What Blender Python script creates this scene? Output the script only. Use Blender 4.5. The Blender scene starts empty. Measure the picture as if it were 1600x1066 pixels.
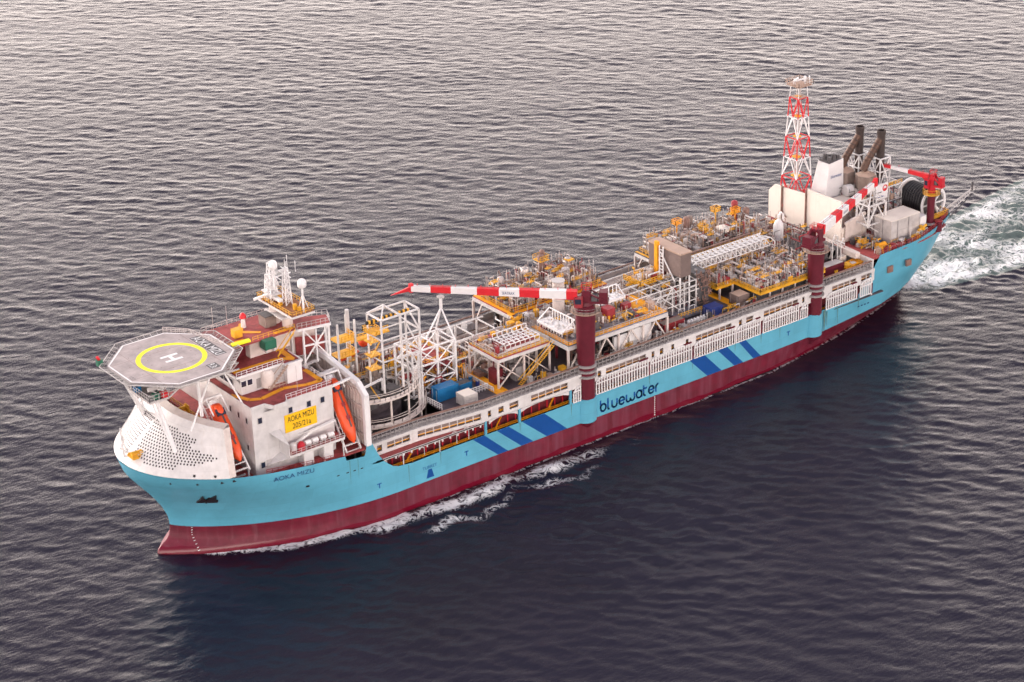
import bpy, math, random
import numpy as np
from mathutils import Vector, Matrix
sc = bpy.context.scene
RAD = math.radians
# ---------------------------------------------------------------- camera, world, sun, exposure
cam = bpy.data.cameras.new('camera'); cam.sensor_width = 36; cam.lens = 77.11
cam.clip_start = 5; cam.clip_end = 20000
camo = bpy.data.objects.new('camera', cam); sc.collection.objects.link(camo); sc.camera = camo
cr, cu, cd = ((0.795131, -0.605888, -0.025821), (0.272733, 0.319241, 0.90758), (0.541648, 0.728687, -0.419085))
camo.matrix_world = Matrix(((cr[0], cu[0], -cd[0], -186.589), (cr[1], cu[1], -cd[1], -396.203), (cr[2], cu[2], -cd[2], 250.232), (0, 0, 0, 1)))
SUN_DIR = Vector((-0.30, 0.80, 0.0)).normalized() * math.cos(RAD(34)) + Vector((0, 0, math.sin(RAD(34))))
w = bpy.data.worlds.new('World'); sc.world = w; w.use_nodes = True
nt = w.node_tree; nt.nodes.clear()
def N(tree, typ, **k):
    n = tree.nodes.new(typ)
    for a, b in k.items():
        if a.startswith('i_'): n.inputs[int(a[2:])].default_value = b
        else: setattr(n, a, b)
    return n
out = N(nt, 'ShaderNodeOutputWorld'); bg = N(nt, 'ShaderNodeBackground'); bg.inputs[1].default_value = 0.12
sky = N(nt, 'ShaderNodeTexSky', sky_type='NISHITA', sun_disc=False, sun_elevation=RAD(34), sun_rotation=math.atan2(SUN_DIR.x, SUN_DIR.y), air_density=1.2, dust_density=4.0)
geo = N(nt, 'ShaderNodeTexCoord'); sep = N(nt, 'ShaderNodeSeparateXYZ'); nt.links.new(geo.outputs['Generated'], sep.inputs[0])
# pale overcast dome, brighter low down on the side of the veiled sun
ramp = N(nt, 'ShaderNodeValToRGB'); nt.links.new(sep.outputs[2], ramp.inputs[0])
e = ramp.color_ramp.elements
e[0].position = 0.0; e[0].color = (5.0, 4.35, 3.95, 1); e[1].position = 1.0; e[1].color = (1.05, 1.0, 1.05, 1)
for ps, c in ((.16, (4.2, 3.65, 3.35, 1)), (.28, (1.5, 1.3, 1.25, 1)), (.40, (.46, .40, .45, 1)), (.55, (.38, .335, .405, 1)), (.78, (.40, .37, .43, 1))):
    x = e.new(ps); x.color = c
dot = N(nt, 'ShaderNodeVectorMath', operation='DOT_PRODUCT'); nt.links.new(geo.outputs['Generated'], dot.inputs[0])
gd = Vector((-0.36, 0.90, 0.20)).normalized(); dot.inputs[1].default_value = gd
mx = N(nt, 'ShaderNodeMath', operation='MAXIMUM', i_1=0.0); nt.links.new(dot.outputs['Value'], mx.inputs[0])
pw = N(nt, 'ShaderNodeMath', operation='POWER', i_1=12.0); nt.links.new(mx.outputs[0], pw.inputs[0])
ml = N(nt, 'ShaderNodeMath', operation='MULTIPLY_ADD', i_1=20.0, i_2=6.9); nt.links.new(pw.outputs[0], ml.inputs[0])
vm = N(nt, 'ShaderNodeVectorMath', operation='SCALE'); nt.links.new(ramp.outputs[0], vm.inputs[0]); nt.links.new(ml.outputs[0], vm.inputs[3])
dot2 = N(nt, 'ShaderNodeVectorMath', operation='DOT_PRODUCT'); nt.links.new(geo.outputs['Generated'], dot2.inputs[0]); dot2.inputs[1].default_value = (-.25, -.95, .2)  # extra sky brightness added behind the camera to lift the port faces
mx2 = N(nt, 'ShaderNodeMath', operation='MAXIMUM', i_1=0.0); nt.links.new(dot2.outputs['Value'], mx2.inputs[0])
ml2 = N(nt, 'ShaderNodeMath', operation='MULTIPLY_ADD', i_1=.35, i_2=1.0); nt.links.new(mx2.outputs[0], ml2.inputs[0])
vm2 = N(nt, 'ShaderNodeVectorMath', operation='SCALE'); nt.links.new(vm.outputs[0], vm2.inputs[0]); nt.links.new(ml2.outputs[0], vm2.inputs[3])
mixw = N(nt, 'ShaderNodeMix', data_type='RGBA'); mixw.inputs[0].default_value = .92
nt.links.new(sky.outputs[0], mixw.inputs[6]); nt.links.new(vm2.outputs[0], mixw.inputs[7])
nt.links.new(mixw.outputs[2], bg.inputs[0]); nt.links.new(bg.outputs[0], out.inputs[0])
sl = bpy.data.lights.new('sun', 'SUN'); sl.energy = 1.5; sl.angle = RAD(10); sl.color = (1, .94, .87)
so = bpy.data.objects.new('sun', sl); sc.collection.objects.link(so)
so.rotation_euler = SUN_DIR.to_track_quat('Z', 'Y').to_euler()
sc.view_settings.view_transform = 'Standard'; sc.view_settings.look = 'None'; sc.view_settings.exposure = 0.6; sc.view_settings.gamma = 1
try: sc.cycles.use_denoising = True; sc.cycles.denoising_prefilter = 'FAST'; sc.cycles.max_bounces = 6
except Exception: pass

# ---------------------------------------------------------------- materials
def mat(name, col, rough=.55, metal=0, var=.12, scale=.6, streak=0, streakcol=(.22, .10, .05), spec=.4):
    m = bpy.data.materials.new(name); m.use_nodes = True; t = m.node_tree; b = t.nodes['Principled BSDF']
    b.inputs['Roughness'].default_value = rough; b.inputs['Metallic'].default_value = metal
    b.inputs['Specular IOR Level'].default_value = spec
    tc = N(t, 'ShaderNodeNewGeometry')
    n1 = N(t, 'ShaderNodeTexNoise'); n1.inputs['Scale'].default_value = scale; n1.inputs['Detail'].default_value = 5; n1.inputs['Roughness'].default_value = .65
    t.links.new(tc.outputs['Position'], n1.inputs['Vector'])
    r1 = N(t, 'ShaderNodeMapRange'); r1.inputs[1].default_value = .3; r1.inputs[2].default_value = .7
    r1.inputs[3].default_value = 1 - var * 1.4; r1.inputs[4].default_value = 1 + var * .6; t.links.new(n1.outputs[0], r1.inputs[0])
    v = N(t, 'ShaderNodeVectorMath', operation='SCALE'); v.inputs[0].default_value = col[:3]; t.links.new(r1.outputs[0], v.inputs[3])
    last = v.outputs[0]
    if streak:
        mp = N(t, 'ShaderNodeMapping'); mp.inputs['Scale'].default_value = (1.1, 1.1, .07); t.links.new(tc.outputs['Position'], mp.inputs[0])
        n2 = N(t, 'ShaderNodeTexNoise'); n2.inputs['Scale'].default_value = 1.0; n2.inputs['Detail'].default_value = 4; t.links.new(mp.outputs[0], n2.inputs['Vector'])
        r2 = N(t, 'ShaderNodeMapRange'); r2.inputs[1].default_value = .55; r2.inputs[2].default_value = .78; r2.inputs[3].default_value = 0; r2.inputs[4].default_value = streak
        t.links.new(n2.outputs[0], r2.inputs[0])
        mx = N(t, 'ShaderNodeMix', data_type='RGBA'); t.links.new(r2.outputs[0], mx.inputs[0]); t.links.new(last, mx.inputs[6]); mx.inputs[7].default_value = (*streakcol, 1)
        last = mx.outputs[2]
    t.links.new(last, b.inputs['Base Color'])
    return m
M = dict(
 hullblue=mat('hull_blue_paint', (.108, .392, .535), .4, var=.10, scale=.12, streak=.22, streakcol=(.07, .30, .42)),
 stripe=mat('dark_blue_stripe_paint', (.004, .065, .27), .38, var=.06, scale=.2),
 letter=mat('navy_letter_paint', (.008, .04, .16), .45, var=.05),
 red=mat('antifouling_red', (.14, .005, .022), .5, var=.3, scale=.25, streak=.38, streakcol=(.21, .085, .10)),
 darkred=mat('dark_red_bulkhead', (.14, .012, .02), .55, var=.25),
 white=mat('white_ship_paint', (.66, .64, .635), .45, var=.12, scale=.3, streak=.22, streakcol=(.45, .36, .28)),
 cleanwhite=mat('clean_white_paint', (.74, .73, .735), .4, var=.05),
 pinkwhite=mat('warm_white_paint', (.66, .58, .54), .55, var=.12, scale=.5, streak=.3, streakcol=(.34, .22, .18)),
 cream=mat('cream_panel', (.74, .67, .60), .6, var=.06, scale=.15, streak=.10, streakcol=(.4, .3, .22)),
 deckred=mat('red_deck_paint', (.34, .062, .062), .65, var=.28, scale=.6),
 deckdark=mat('dark_grey_deck', (.085, .065, .075), .6, var=.3, scale=.5),
 deckgrey=mat('grey_deck_paint', (.20, .19, .22), .6, var=.25, scale=.5),
 heli=mat('helideck_grey_pink', (.40, .345, .34), .8, var=.22, scale=.35),
 yellow=mat('yellow_paint', (.74, .38, .025), .5, var=.18),
 orange=mat('orange_walkway_paint', (.82, .34, .008), .55, var=.15),
 ringyellow=mat('bright_yellow_marking', (.85, .80, .02), .6, var=.04),
 boat=mat('lifeboat_orange', (.80, .085, .018), .35, var=.06),
 cranered=mat('crane_maroon', (.115, .009, .022), .42, var=.15, scale=.4),
 cranelight=mat('crane_red', (.50, .015, .03), .42, var=.12),
 boomred=mat('boom_signal_red', (.62, .02, .03), .4, var=.08),
 grey=mat('grey_steel', (.30, .28, .28), .5, var=.2), dgrey=mat('dark_grey_steel', (.09, .085, .09), .5, var=.3),
 weather=mat('rust_run_stain', (.10, .22, .22), .6, var=.4, scale=2),
 passage=mat('passage_paint', (.30, .235, .22), .6, var=.25),
 lgrey=mat('light_grey_steel', (.50, .47, .46), .5, var=.15), pipe=mat('insulated_pipe', (.58, .52, .50), .4, .25, var=.2),
 steel=mat('bare_steel_cladding', (.50, .45, .43), .35, .6, var=.2),
 brownpipe=mat('rusty_brown_pipe', (.24, .14, .115), .6, var=.3), rust=mat('rusty_steel', (.30, .12, .05), .8, var=.4, scale=1.5),
 black=mat('black_paint', (.015, .014, .018), .5, var=.2), glass=mat('dark_window_glass', (.02, .025, .05), .12, var=.05, spec=.8),
 green=mat('green_container', (.02, .13, .08), .5), bluebox=mat('blue_container', (.01, .15, .36), .45, var=.15),
 navy=mat('navy_tarpaulin', (.02, .04, .20), .5, var=.15), tan=mat('tan_louvre_cladding', (.40, .28, .22), .6, var=.08, scale=.3),
 tandark=mat('brown_grey_cladding', (.17, .125, .115), .6, var=.12), housing=mat('weathered_exhaust_housing', (.24, .185, .16), .6, var=.25),
 stack=mat('scorched_stack', (.055, .038, .035), .6, var=.3), copper=mat('heat_tinted_duct', (.11, .062, .045), .5, .3, var=.35, scale=1.2),
 redbox=mat('red_skid_paint', (.30, .03, .04), .5, var=.15), signyellow=mat('sign_yellow', (.85, .50, .01), .5, var=.03),
)
# hull plating: faint weld seams; underbody: wet band, faded vertical scrapes
def plating(m, sx=9.0, sz=2.9, dark=.86, bump=.25):
    t = m.node_tree; b = t.nodes['Principled BSDF']; src = b.inputs['Base Color'].links[0].from_socket
    g = N(t, 'ShaderNodeNewGeometry'); mp = N(t, 'ShaderNodeMapping'); mp.inputs['Rotation'].default_value = (RAD(90), 0, 0); t.links.new(g.outputs['Position'], mp.inputs[0])
    br = N(t, 'ShaderNodeTexBrick'); br.inputs['Scale'].default_value = 1; br.inputs['Brick Width'].default_value = sx; br.inputs['Row Height'].default_value = sz; br.inputs['Mortar Size'].default_value = .045; br.inputs['Mortar Smooth'].default_value = .4
    br.inputs['Color1'].default_value = (1, 1, 1, 1); br.inputs['Color2'].default_value = (.93, .93, .93, 1); br.inputs['Mortar'].default_value = (dark, dark, dark, 1); t.links.new(mp.outputs[0], br.inputs[0])
    mm = N(t, 'ShaderNodeMix', data_type='RGBA', blend_type='MULTIPLY'); mm.inputs[0].default_value = 1; t.links.new(src, mm.inputs[6]); t.links.new(br.outputs[0], mm.inputs[7]); t.links.new(mm.outputs[2], b.inputs['Base Color'])
    nz = N(t, 'ShaderNodeTexNoise'); nz.inputs['Scale'].default_value = .35; t.links.new(g.outputs['Position'], nz.inputs['Vector'])
    bp = N(t, 'ShaderNodeBump'); bp.inputs['Strength'].default_value = bump; bp.inputs['Distance'].default_value = .25; t.links.new(nz.outputs[0], bp.inputs['Height']); t.links.new(bp.outputs[0], b.inputs['Normal'])
    return m
for k_ in ('hullblue', 'red'): plating(M[k_])
plating(M['white'], 5.5, 2.6, .90, .12)
def wetband(m):
    t = m.node_tree; b = t.nodes['Principled BSDF']; src = b.inputs['Base Color'].links[0].from_socket
    g = N(t, 'ShaderNodeNewGeometry'); s_ = N(t, 'ShaderNodeSeparateXYZ'); t.links.new(g.outputs['Position'], s_.inputs[0])
    nz = N(t, 'ShaderNodeTexNoise'); nz.inputs['Scale'].default_value = .12; nz.inputs['Detail'].default_value = 4; t.links.new(g.outputs['Position'], nz.inputs['Vector'])
    md = N(t, 'ShaderNodeMath', operation='MULTIPLY_ADD', i_1=-2.0, i_2=.2); t.links.new(nz.outputs[0], md.inputs[0]); ad = N(t, 'ShaderNodeMath', operation='ADD'); t.links.new(s_.outputs[2], ad.inputs[0]); t.links.new(md.outputs[0], ad.inputs[1])
    r = N(t, 'ShaderNodeMapRange'); r.inputs[1].default_value = .35; r.inputs[2].default_value = .75; t.links.new(ad.outputs[0], r.inputs[0])
    mp = N(t, 'ShaderNodeMapping'); mp.inputs['Scale'].default_value = (.55, .55, .03); t.links.new(g.outputs['Position'], mp.inputs[0]); n2 = N(t, 'ShaderNodeTexNoise'); n2.inputs['Scale'].default_value = 1; n2.inputs['Detail'].default_value = 6; t.links.new(mp.outputs[0], n2.inputs['Vector'])
    r2 = N(t, 'ShaderNodeMapRange'); r2.inputs[1].default_value = .42; r2.inputs[2].default_value = .72; r2.inputs[3].default_value = .05; r2.inputs[4].default_value = .75; t.links.new(n2.outputs[0], r2.inputs[0])
    rx = N(t, 'ShaderNodeMapRange'); rx.inputs[1].default_value = 38; rx.inputs[2].default_value = 70; rx.inputs[3].default_value = .25; rx.inputs[4].default_value = 1; t.links.new(s_.outputs[0], rx.inputs[0])
    ml_ = N(t, 'ShaderNodeMath', operation='MULTIPLY'); t.links.new(r2.outputs[0], ml_.inputs[0]); t.links.new(rx.outputs[0], ml_.inputs[1])
    m1 = N(t, 'ShaderNodeMix', data_type='RGBA'); t.links.new(ml_.outputs[0], m1.inputs[0]); t.links.new(src, m1.inputs[6]); m1.inputs[7].default_value = (.165, .036, .064, 1)
    m2 = N(t, 'ShaderNodeMix', data_type='RGBA'); t.links.new(r.outputs[0], m2.inputs[0]); m2.inputs[6].default_value = (.135, .004, .018, 1); t.links.new(m1.outputs[2], m2.inputs[7]); t.links.new(m2.outputs[2], b.inputs['Base Color'])
    rr_ = N(t, 'ShaderNodeMapRange'); rr_.inputs[3].default_value = .15; rr_.inputs[4].default_value = .55; t.links.new(r.outputs[0], rr_.inputs[0]); t.links.new(rr_.outputs[0], b.inputs['Roughness'])
wetband(M['red'])
# ---------------------------------------------------------------- mesh building
class MB:
    def __init__(s): s.v = []; s.f = []; s.mi = []; s.m = 0
    def add(s, vs, fs):
        b = len(s.v); s.v += [tuple(float(c) for c in q) for q in vs]; s.f += [tuple(b + i for i in q) for q in fs]; s.mi += [s.m] * len(fs); return s
    def box(s, x0, x1, y0, y1, z0, z1):
        return s.add([(x0, y0, z0), (x1, y0, z0), (x1, y1, z0), (x0, y1, z0), (x0, y0, z1), (x1, y0, z1), (x1, y1, z1), (x0, y1, z1)],
            [(0, 3, 2, 1), (4, 5, 6, 7), (0, 1, 5, 4), (1, 2, 6, 5), (2, 3, 7, 6), (3, 0, 4, 7)])
    def prism(s, pts, d):   # closed planar polygon swept by vector d
        n = len(pts); d = Vector(d); P = [Vector(p) for p in pts]
        return s.add(P + [p + d for p in P], [tuple(range(n))[::-1], tuple(range(n, 2 * n))] + [(i, (i + 1) % n, n + (i + 1) % n, n + i) for i in range(n)])
    def bar(s, a, b, wd, h=None, n=4, r2=None, cap=True):   # wd = width (square) or diameter (n>4)
        a = Vector(a); b = Vector(b); d = b - a
        if d.length < 1e-6: return s
        d.normalize(); up = Vector((0, 0, 1)) if abs(d.z) < .95 else Vector((0, 1, 0))
        X = d.cross(up).normalized(); Y = X.cross(d).normalized(); h = h or wd; vs = []
        for k, c in enumerate((a, b)):
            q = 1 if (k == 0 or r2 is None) else r2 / (wd / 2)
            for i in range(n):
                if n == 4: u, v = ((-1, -1), (1, -1), (1, 1), (-1, 1))[i]
                else: u, v = math.cos(2 * math.pi * i / n), math.sin(2 * math.pi * i / n)
                vs.append(c + X * u * wd / 2 * q + Y * v * h / 2 * q)
        fs = [(i, (i + 1) % n, n + (i + 1) % n, n + i) for i in range(n)]
        if cap: fs += [tuple(range(n))[::-1], tuple(range(n, 2 * n))]
        return s.add(vs, fs)
    def pipe(s, pts, dia, n=8):
        for i in range(len(pts) - 1): s.bar(pts[i], pts[i + 1], dia, n=n)
        return s
    def lathe(s, c, prof, n=16, axis=(0, 0, 1), cap=True):   # prof = [(radius, height)]
        c = Vector(c); q = Vector((0, 0, 1)).rotation_difference(Vector(axis).normalized()); vs = []; fs = []
        for r, h in prof:
            for i in range(n): vs.append(c + q @ Vector((r * math.cos(2 * math.pi * i / n), r * math.sin(2 * math.pi * i / n), h)))
        for k in range(len(prof) - 1):
            for i in range(n): fs.append((k * n + i, k * n + (i + 1) % n, (k + 1) * n + (i + 1) % n, (k + 1) * n + i))
        if cap: fs += [tuple(range(n))[::-1], tuple((len(prof) - 1) * n + i for i in range(n))]
        return s.add(vs, fs)
    def ell(s, c, r, n=12, mrings=8, axis=(0, 0, 1)):   # ellipsoid r=(radial, half height)
        prof = [(max(.001, r[0] * math.sin(math.pi * k / mrings)), -r[1] * math.cos(math.pi * k / mrings)) for k in range(mrings + 1)]
        return s.lathe(c, prof, n, axis)
    def rail(s, pts, h=1.1, sp=1.8, t=.07, mid=2):   # handrail along a polyline
        for i in range(len(pts) - 1):
            a = Vector(pts[i]); b = Vector(pts[i + 1]); L = (b - a).length; k = max(1, round(L / sp))
            for j in range(k + 1): p = a.lerp(b, j / k); s.bar(p, p + Vector((0, 0, h)), t)
            for j in range(mid): z = Vector((0, 0, h * (j + 1) / mid)); s.bar(a + z, b + z, t)
        return s
    def xbrace(s, a, b, c, d, t, n=6):  # quad a,b,c,d: edges plus both diagonals
        for p, q in ((a, c), (b, d)): s.bar(p, q, t, n=n)
        return s
OFF = {}
def ob(name, mb, mats, parent=None, smooth=False):
    me = bpy.data.meshes.new(name); off = OFF[parent.name] if parent else Vector((0, 0, 0))
    me.from_pydata([(x - off.x, y - off.y, z - off.z) for x, y, z in mb.v], [], mb.f)
    for m in (mats if isinstance(mats, (list, tuple)) else [mats]): me.materials.append(M[m] if isinstance(m, str) else m)
    if any(mb.mi): me.polygons.foreach_set('material_index', mb.mi)
    if smooth:
        me.polygons.foreach_set('use_smooth', [True] * len(me.polygons)); me.set_sharp_from_angle(angle=RAD(38))
    me.update(); o = bpy.data.objects.new(name, me); sc.collection.objects.link(o)
    if parent: o.parent = parent; OFF[o.name] = off
    else: OFF[o.name] = off
    return o
def tag(o, label, cat=None, group=None, kind=None):
    o['label'] = label
    if cat: o['category'] = cat
    if group: o['group'] = group
    if kind: o['kind'] = kind
    return o
def thing(name, label, cat, loc, group=None):
    o = bpy.data.objects.new(name, None); o.empty_display_size = .5; sc.collection.objects.link(o); o.location = loc
    OFF[o.name] = Vector(loc); return tag(o, label, cat, group)
def copy_tree(o, loc, label, rz=None):
    def cp(s, par):
        c = s.copy(); sc.collection.objects.link(c); c.parent = par
        for ch in list(s.children): cp(ch, c)
        return c
    r = cp(o, None); r.location = loc; r['label'] = label
    if rz is not None: r.rotation_euler = (0, 0, rz)
    OFF[r.name] = Vector(loc); return r
def text(parent, name, s, org, right, up, h, m, width=None, thick=.02):   # raised letters on a surface
    cu_ = bpy.data.curves.new('t', 'FONT'); cu_.body = s; cu_.size = 1; to = bpy.data.objects.new('t', cu_); sc.collection.objects.link(to)
    dg = bpy.context.evaluated_depsgraph_get(); me = bpy.data.meshes.new_from_object(to.evaluated_get(dg)); bpy.data.objects.remove(to)
    co = np.array([v.co[:] for v in me.vertices]); fs = [tuple(q.vertices) for q in me.polygons]
    co[:, 0] -= co[:, 0].min(); hh = .70; W = co[:, 0].max(); sx = (width / W) if width else h / hh; sy = h / hh
    R_ = Vector(right).normalized(); U_ = Vector(up).normalized(); nrm = R_.cross(U_); O_ = Vector(org)
    mb = MB(); mb.add([O_ + R_ * float(c[0] * sx) + U_ * float(c[1] * sy) + nrm * thick for c in co], fs)
    return ob(name, mb, m, parent)
# ---------------------------------------------------------------- cluster helper: one object for each separate piece of a builder
def obs(name, mb, mats, parent=None, smooth=False, eps=.04, limit=95):
    # group primitives (by connected vertices) whose bounding boxes touch, then one mesh each
    n = len(mb.v); par = list(range(n))
    def find(a):
        while par[a] != a: par[a] = par[par[a]]; a = par[a]
        return a
    for f in mb.f:
        r = find(f[0])
        for i in f[1:]: par[find(i)] = r
    comps = {}
    for fi, f in enumerate(mb.f): comps.setdefault(find(f[0]), []).append(fi)
    C = list(comps.values()); bb = []
    for c in C:
        P = np.array([mb.v[i] for fi in c for i in mb.f[fi]]); bb.append((P.min(0) - eps, P.max(0) + eps))
    g = list(range(len(C)))
    def fg(a):
        while g[a] != a: g[a] = g[g[a]]; a = g[a]
        return a
    lo = np.array([b[0] for b in bb]); hi = np.array([b[1] for b in bb])
    for i in range(1, len(C)):
        for j in np.nonzero(np.all(lo[i] <= hi[:i], axis=1) & np.all(lo[:i] <= hi[i], axis=1))[0]:
            if fg(i) != fg(int(j)): g[fg(i)] = fg(int(j))
    cl = {}
    for i in range(len(C)): cl.setdefault(fg(i), []).extend(C[i])
    groups = sorted(cl.values(), key=len, reverse=True)
    rest = len(groups) > limit
    if rest: groups = groups[:limit - 1] + [[x for q in groups[limit - 1:] for x in q]]
    res = []
    for q in groups:
        m2 = MB(); mp_ = {}
        for fi in q:
            f = []
            for i in mb.f[fi]:
                if i not in mp_: mp_[i] = len(m2.v); m2.v.append(mb.v[i])
                f.append(mp_[i])
            m2.f.append(tuple(f)); m2.mi.append(mb.mi[fi])
        res.append(ob(name, m2, mats, parent, smooth))
    if rest: res[-1]['kind'] = 'stuff'
    return res
rnd = random.Random(7)
# ---------------------------------------------------------------- the sea: one sheet, wave relief as geometry, foam as a density stored per vertex
U2 = np.array([.7954, -.6061]); V2 = np.array([.6061, .7954]); O2 = np.array([110., 10.])
def axis(lo, hi, st, far):
    a = list(np.arange(lo, hi + .01, st)); g = st; p = a[-1]
    while p < far: g *= 1.35; p += g; a.append(p)
    g = st; p = a[0]; pre = []
    while p > -far: g *= 1.35; p -= g; pre.append(p)
    return np.array(pre[::-1] + a)
ua = axis(-225, 225, .62, 9000); va = axis(-150, 410, .68, 9000)
UU, VV = np.meshgrid(ua, va); WX = O2[0] + UU * U2[0] + VV * V2[0]; WY = O2[1] + UU * U2[1] + VV * V2[1]
rg = np.random.RandomState(5); Z = np.zeros_like(UU); DX = np.zeros_like(UU); DY = np.zeros_like(UU)
patch = np.zeros_like(UU)
for i in range(14):
    lam = 60 + 160 * rg.rand(); th = rg.rand() * 6.283; k = 6.283 / lam; patch += np.sin(k * (1.0 * np.cos(th) * UU + 1.9 * np.sin(th) * VV) + rg.rand() * 6.28)
patch = np.clip(1 + .085 * patch / 1.6, .75, 1.25)
for i in range(210):
    lam = 1.9 * (10 / 1.9) ** (rg.rand() ** 1.3); th = rg.normal(.08, .42) if i % 4 else rg.normal(-.2, 1.0); k = 2 * math.pi / lam
    amp = .00106 * lam ** .95 * (.3 + 1.3 * rg.rand()); kx, ky = k * math.sin(th), k * math.cos(th); ph = rg.rand() * 6.283
    a = kx * UU + ky * VV + ph + .5 * np.sin(UU * .021 + i) + .5 * np.sin(VV * .017 + 2 * i); Z += amp * np.sin(a); c = amp * .8 * np.cos(a)
    DX += c * kx / k; DY += c * ky / k
for lam, th, am in ((34, .25, .030), (47, -.35, .035), (26, .6, .018)):
    k = 6.283 / lam; Z += am * np.sin(k * (math.sin(th) * UU + math.cos(th) * VV) + lam)
Z *= patch; DX *= patch; DY *= patch
def gs(x, s): return np.exp(-(x / s) ** 2)
# ship-made waves: bow wave along the port side, churned stern wake
hullb = np.interp(WX, [6, 10, 17, 24, 35, 50, 79, 176, 207, 220, 244], [.5, 1.6, 7.5, 12, 16.5, 19.6, 21, 20.6, 15.4, 12.2, 4.5])
dp = np.where(WY < 0, -WY - hullb, -99.0)          # distance off the port waterline
disturb = gs(dp - 35, 40) * gs(WX - 90, 80); Z *= 1 + 2.2 * disturb; DX *= 1 + 2.2 * disturb; DY *= 1 + 2.2 * disturb
dist = np.abs(WY) - 21.0
bowd = np.hypot(WX - 12, WY)
Z += .75 * gs(dp - 2.0 - .03 * WX, 2.6) * np.clip((WX - 15) / 25, 0, 1) * np.clip((190 - WX) / 90, 0, 1) * (.6 + .4 * np.sin(WX * .33))
astern = np.clip((WX - 240) / 12, 0, 1); halfw = 11 + .17 * (WX - 243)
rough = astern * gs(np.abs(WY) / np.maximum(halfw, 1), 1.1)
for i in range(40):
    lam = 2.5 + 5 * rg.rand(); th = rg.rand() * 6.283; k = 6.283 / lam; Z += rough * .075 * np.sin(k * (np.cos(th) * WX + np.sin(th) * WY) + rg.rand() * 6)
fade = np.clip(1.6 - np.maximum(np.abs(UU - 20) / 320, np.abs(VV - 80) / 560), 0, 1); Z *= fade; DX *= fade; DY *= fade
PX = WX + (DX * U2[0] + DY * V2[0]); PY = WY + (DX * U2[1] + DY * V2[1])
# foam densities
wob = 2.0 * np.sin(WX * .11 + 1) + 1.6 * np.sin(WX * .27) + .9 * np.sin(WX * .61 + 2)
pt = .80 + .13 * np.sin(WX * .19 + .13 * dp) + .12 * np.sin(WX * .43 + .3 * dp + 2)
f1 = .86 * pt * gs(dp - (1.4 + .035 * WX + .35 * wob), 1.7 + .020 * WX) * np.clip((WX - 14) / 10, 0, 1) * np.clip((150 - WX) / 60, 0, 1)       # streak along the port side
f1b = .60 * pt * gs(dp - (7 + .05 * WX + wob), 2.6) * np.clip((WX - 42) / 20, 0, 1) * np.clip((135 - WX) / 40, 0, 1)
edge = np.abs(WY) - hullb
f0 = .80 * gs(edge - 1.0 - .6 * np.sin(WX * .5) ** 2, 1.1 + .045 * np.clip(WX - 12, 0, 40)) * ((WX > 11) & (WX < 60)) + .50 * gs(edge - .4, .7) * ((WX >= 60) & (WX < 240))
f0s = .45 * gs(edge - 2.2, 1.6) * ((WX > 14) & (WX < 48)) 
ef = np.abs(WY - 2.5)
big = np.zeros_like(WX)
for i in range(16):
    lam = 7 + 16 * rg.rand(); th = rg.rand() * 6.283; k = 6.283 / lam; big += np.sin(k * (.7 * np.cos(th) * WX + np.sin(th) * WY) + rg.rand() * 6.28)
big = big / 4
inside = 1 / (1 + np.exp((ef - halfw + 1.5 * big) / 1.6))
f2 = astern * (inside * (.37 + .13 * big + .15 * np.exp(-(np.abs(WX - 250) / 30))) + .30 * gs(ef - halfw + 1.8 + 1.5 * big, 3.2) + .10 * gs(WY + .11 * (WX - 245) + 1, 4)) * np.clip((620 - WX) / 200, 0, 1)
f2 = np.maximum(f2, .95 * gs(np.hypot(WX - 248, WY + 1), 8))
FO = np.clip(np.maximum.reduce([f1, f1b, f0, f0s, f2]), 0, 1)
TQ = np.clip(astern * (ef < halfw + 2) * .9, 0, 1)
nv, nu = UU.shape; me = bpy.data.meshes.new('sea'); me.vertices.add(nv * nu)
me.vertices.foreach_set('co', np.stack([PX, PY, Z], -1).astype(np.float32).ravel())
I = np.arange(nv * nu).reshape(nv, nu); Fq = np.stack([I[:-1, :-1], I[:-1, 1:], I[1:, 1:], I[1:, :-1]], -1).reshape(-1, 4); nq = len(Fq)
me.loops.add(nq * 4); me.loops.foreach_set('vertex_index', Fq.astype(np.int32).ravel()); me.polygons.add(nq)
me.polygons.foreach_set('loop_start', np.arange(0, nq * 4, 4, dtype=np.int32)); me.polygons.foreach_set('use_smooth', np.ones(nq, dtype=bool))
me.update(calc_edges=True)
for nm, A in (('foam', FO), ('churn', TQ)):
    at = me.attributes.new(nm, 'FLOAT', 'POINT'); at.data.foreach_set('value', A.astype(np.float32).ravel())
m = bpy.data.materials.new('sea_water'); m.use_nodes = True; t = m.node_tree; b = t.nodes['Principled BSDF']; L = t.links.new
b.inputs['IOR'].default_value = 1.333; b.inputs['Roughness'].default_value = .12
g = N(t, 'ShaderNodeNewGeometry'); fa = N(t, 'ShaderNodeAttribute', attribute_name='foam'); ca = N(t, 'ShaderNodeAttribute', attribute_name='churn')
mp = N(t, 'ShaderNodeMapping'); mp.inputs['Rotation'].default_value = (0, 0, RAD(37.3)); mp.inputs['Scale'].default_value = (.42, 1.15, 1); L(g.outputs['Position'], mp.inputs[0])
nA = N(t, 'ShaderNodeTexNoise'); nA.inputs['Scale'].default_value = 1.05; nA.inputs['Detail'].default_value = 8; nA.inputs['Roughness'].default_value = .70; nA.inputs['Distortion'].default_value = .35; L(mp.outputs[0], nA.inputs['Vector'])
bmp = N(t, 'ShaderNodeBump'); bmp.inputs['Strength'].default_value = 1.0; bmp.inputs['Distance'].default_value = .115; L(nA.outputs[0], bmp.inputs['Height']); L(bmp.outputs[0], b.inputs['Normal'])
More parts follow.
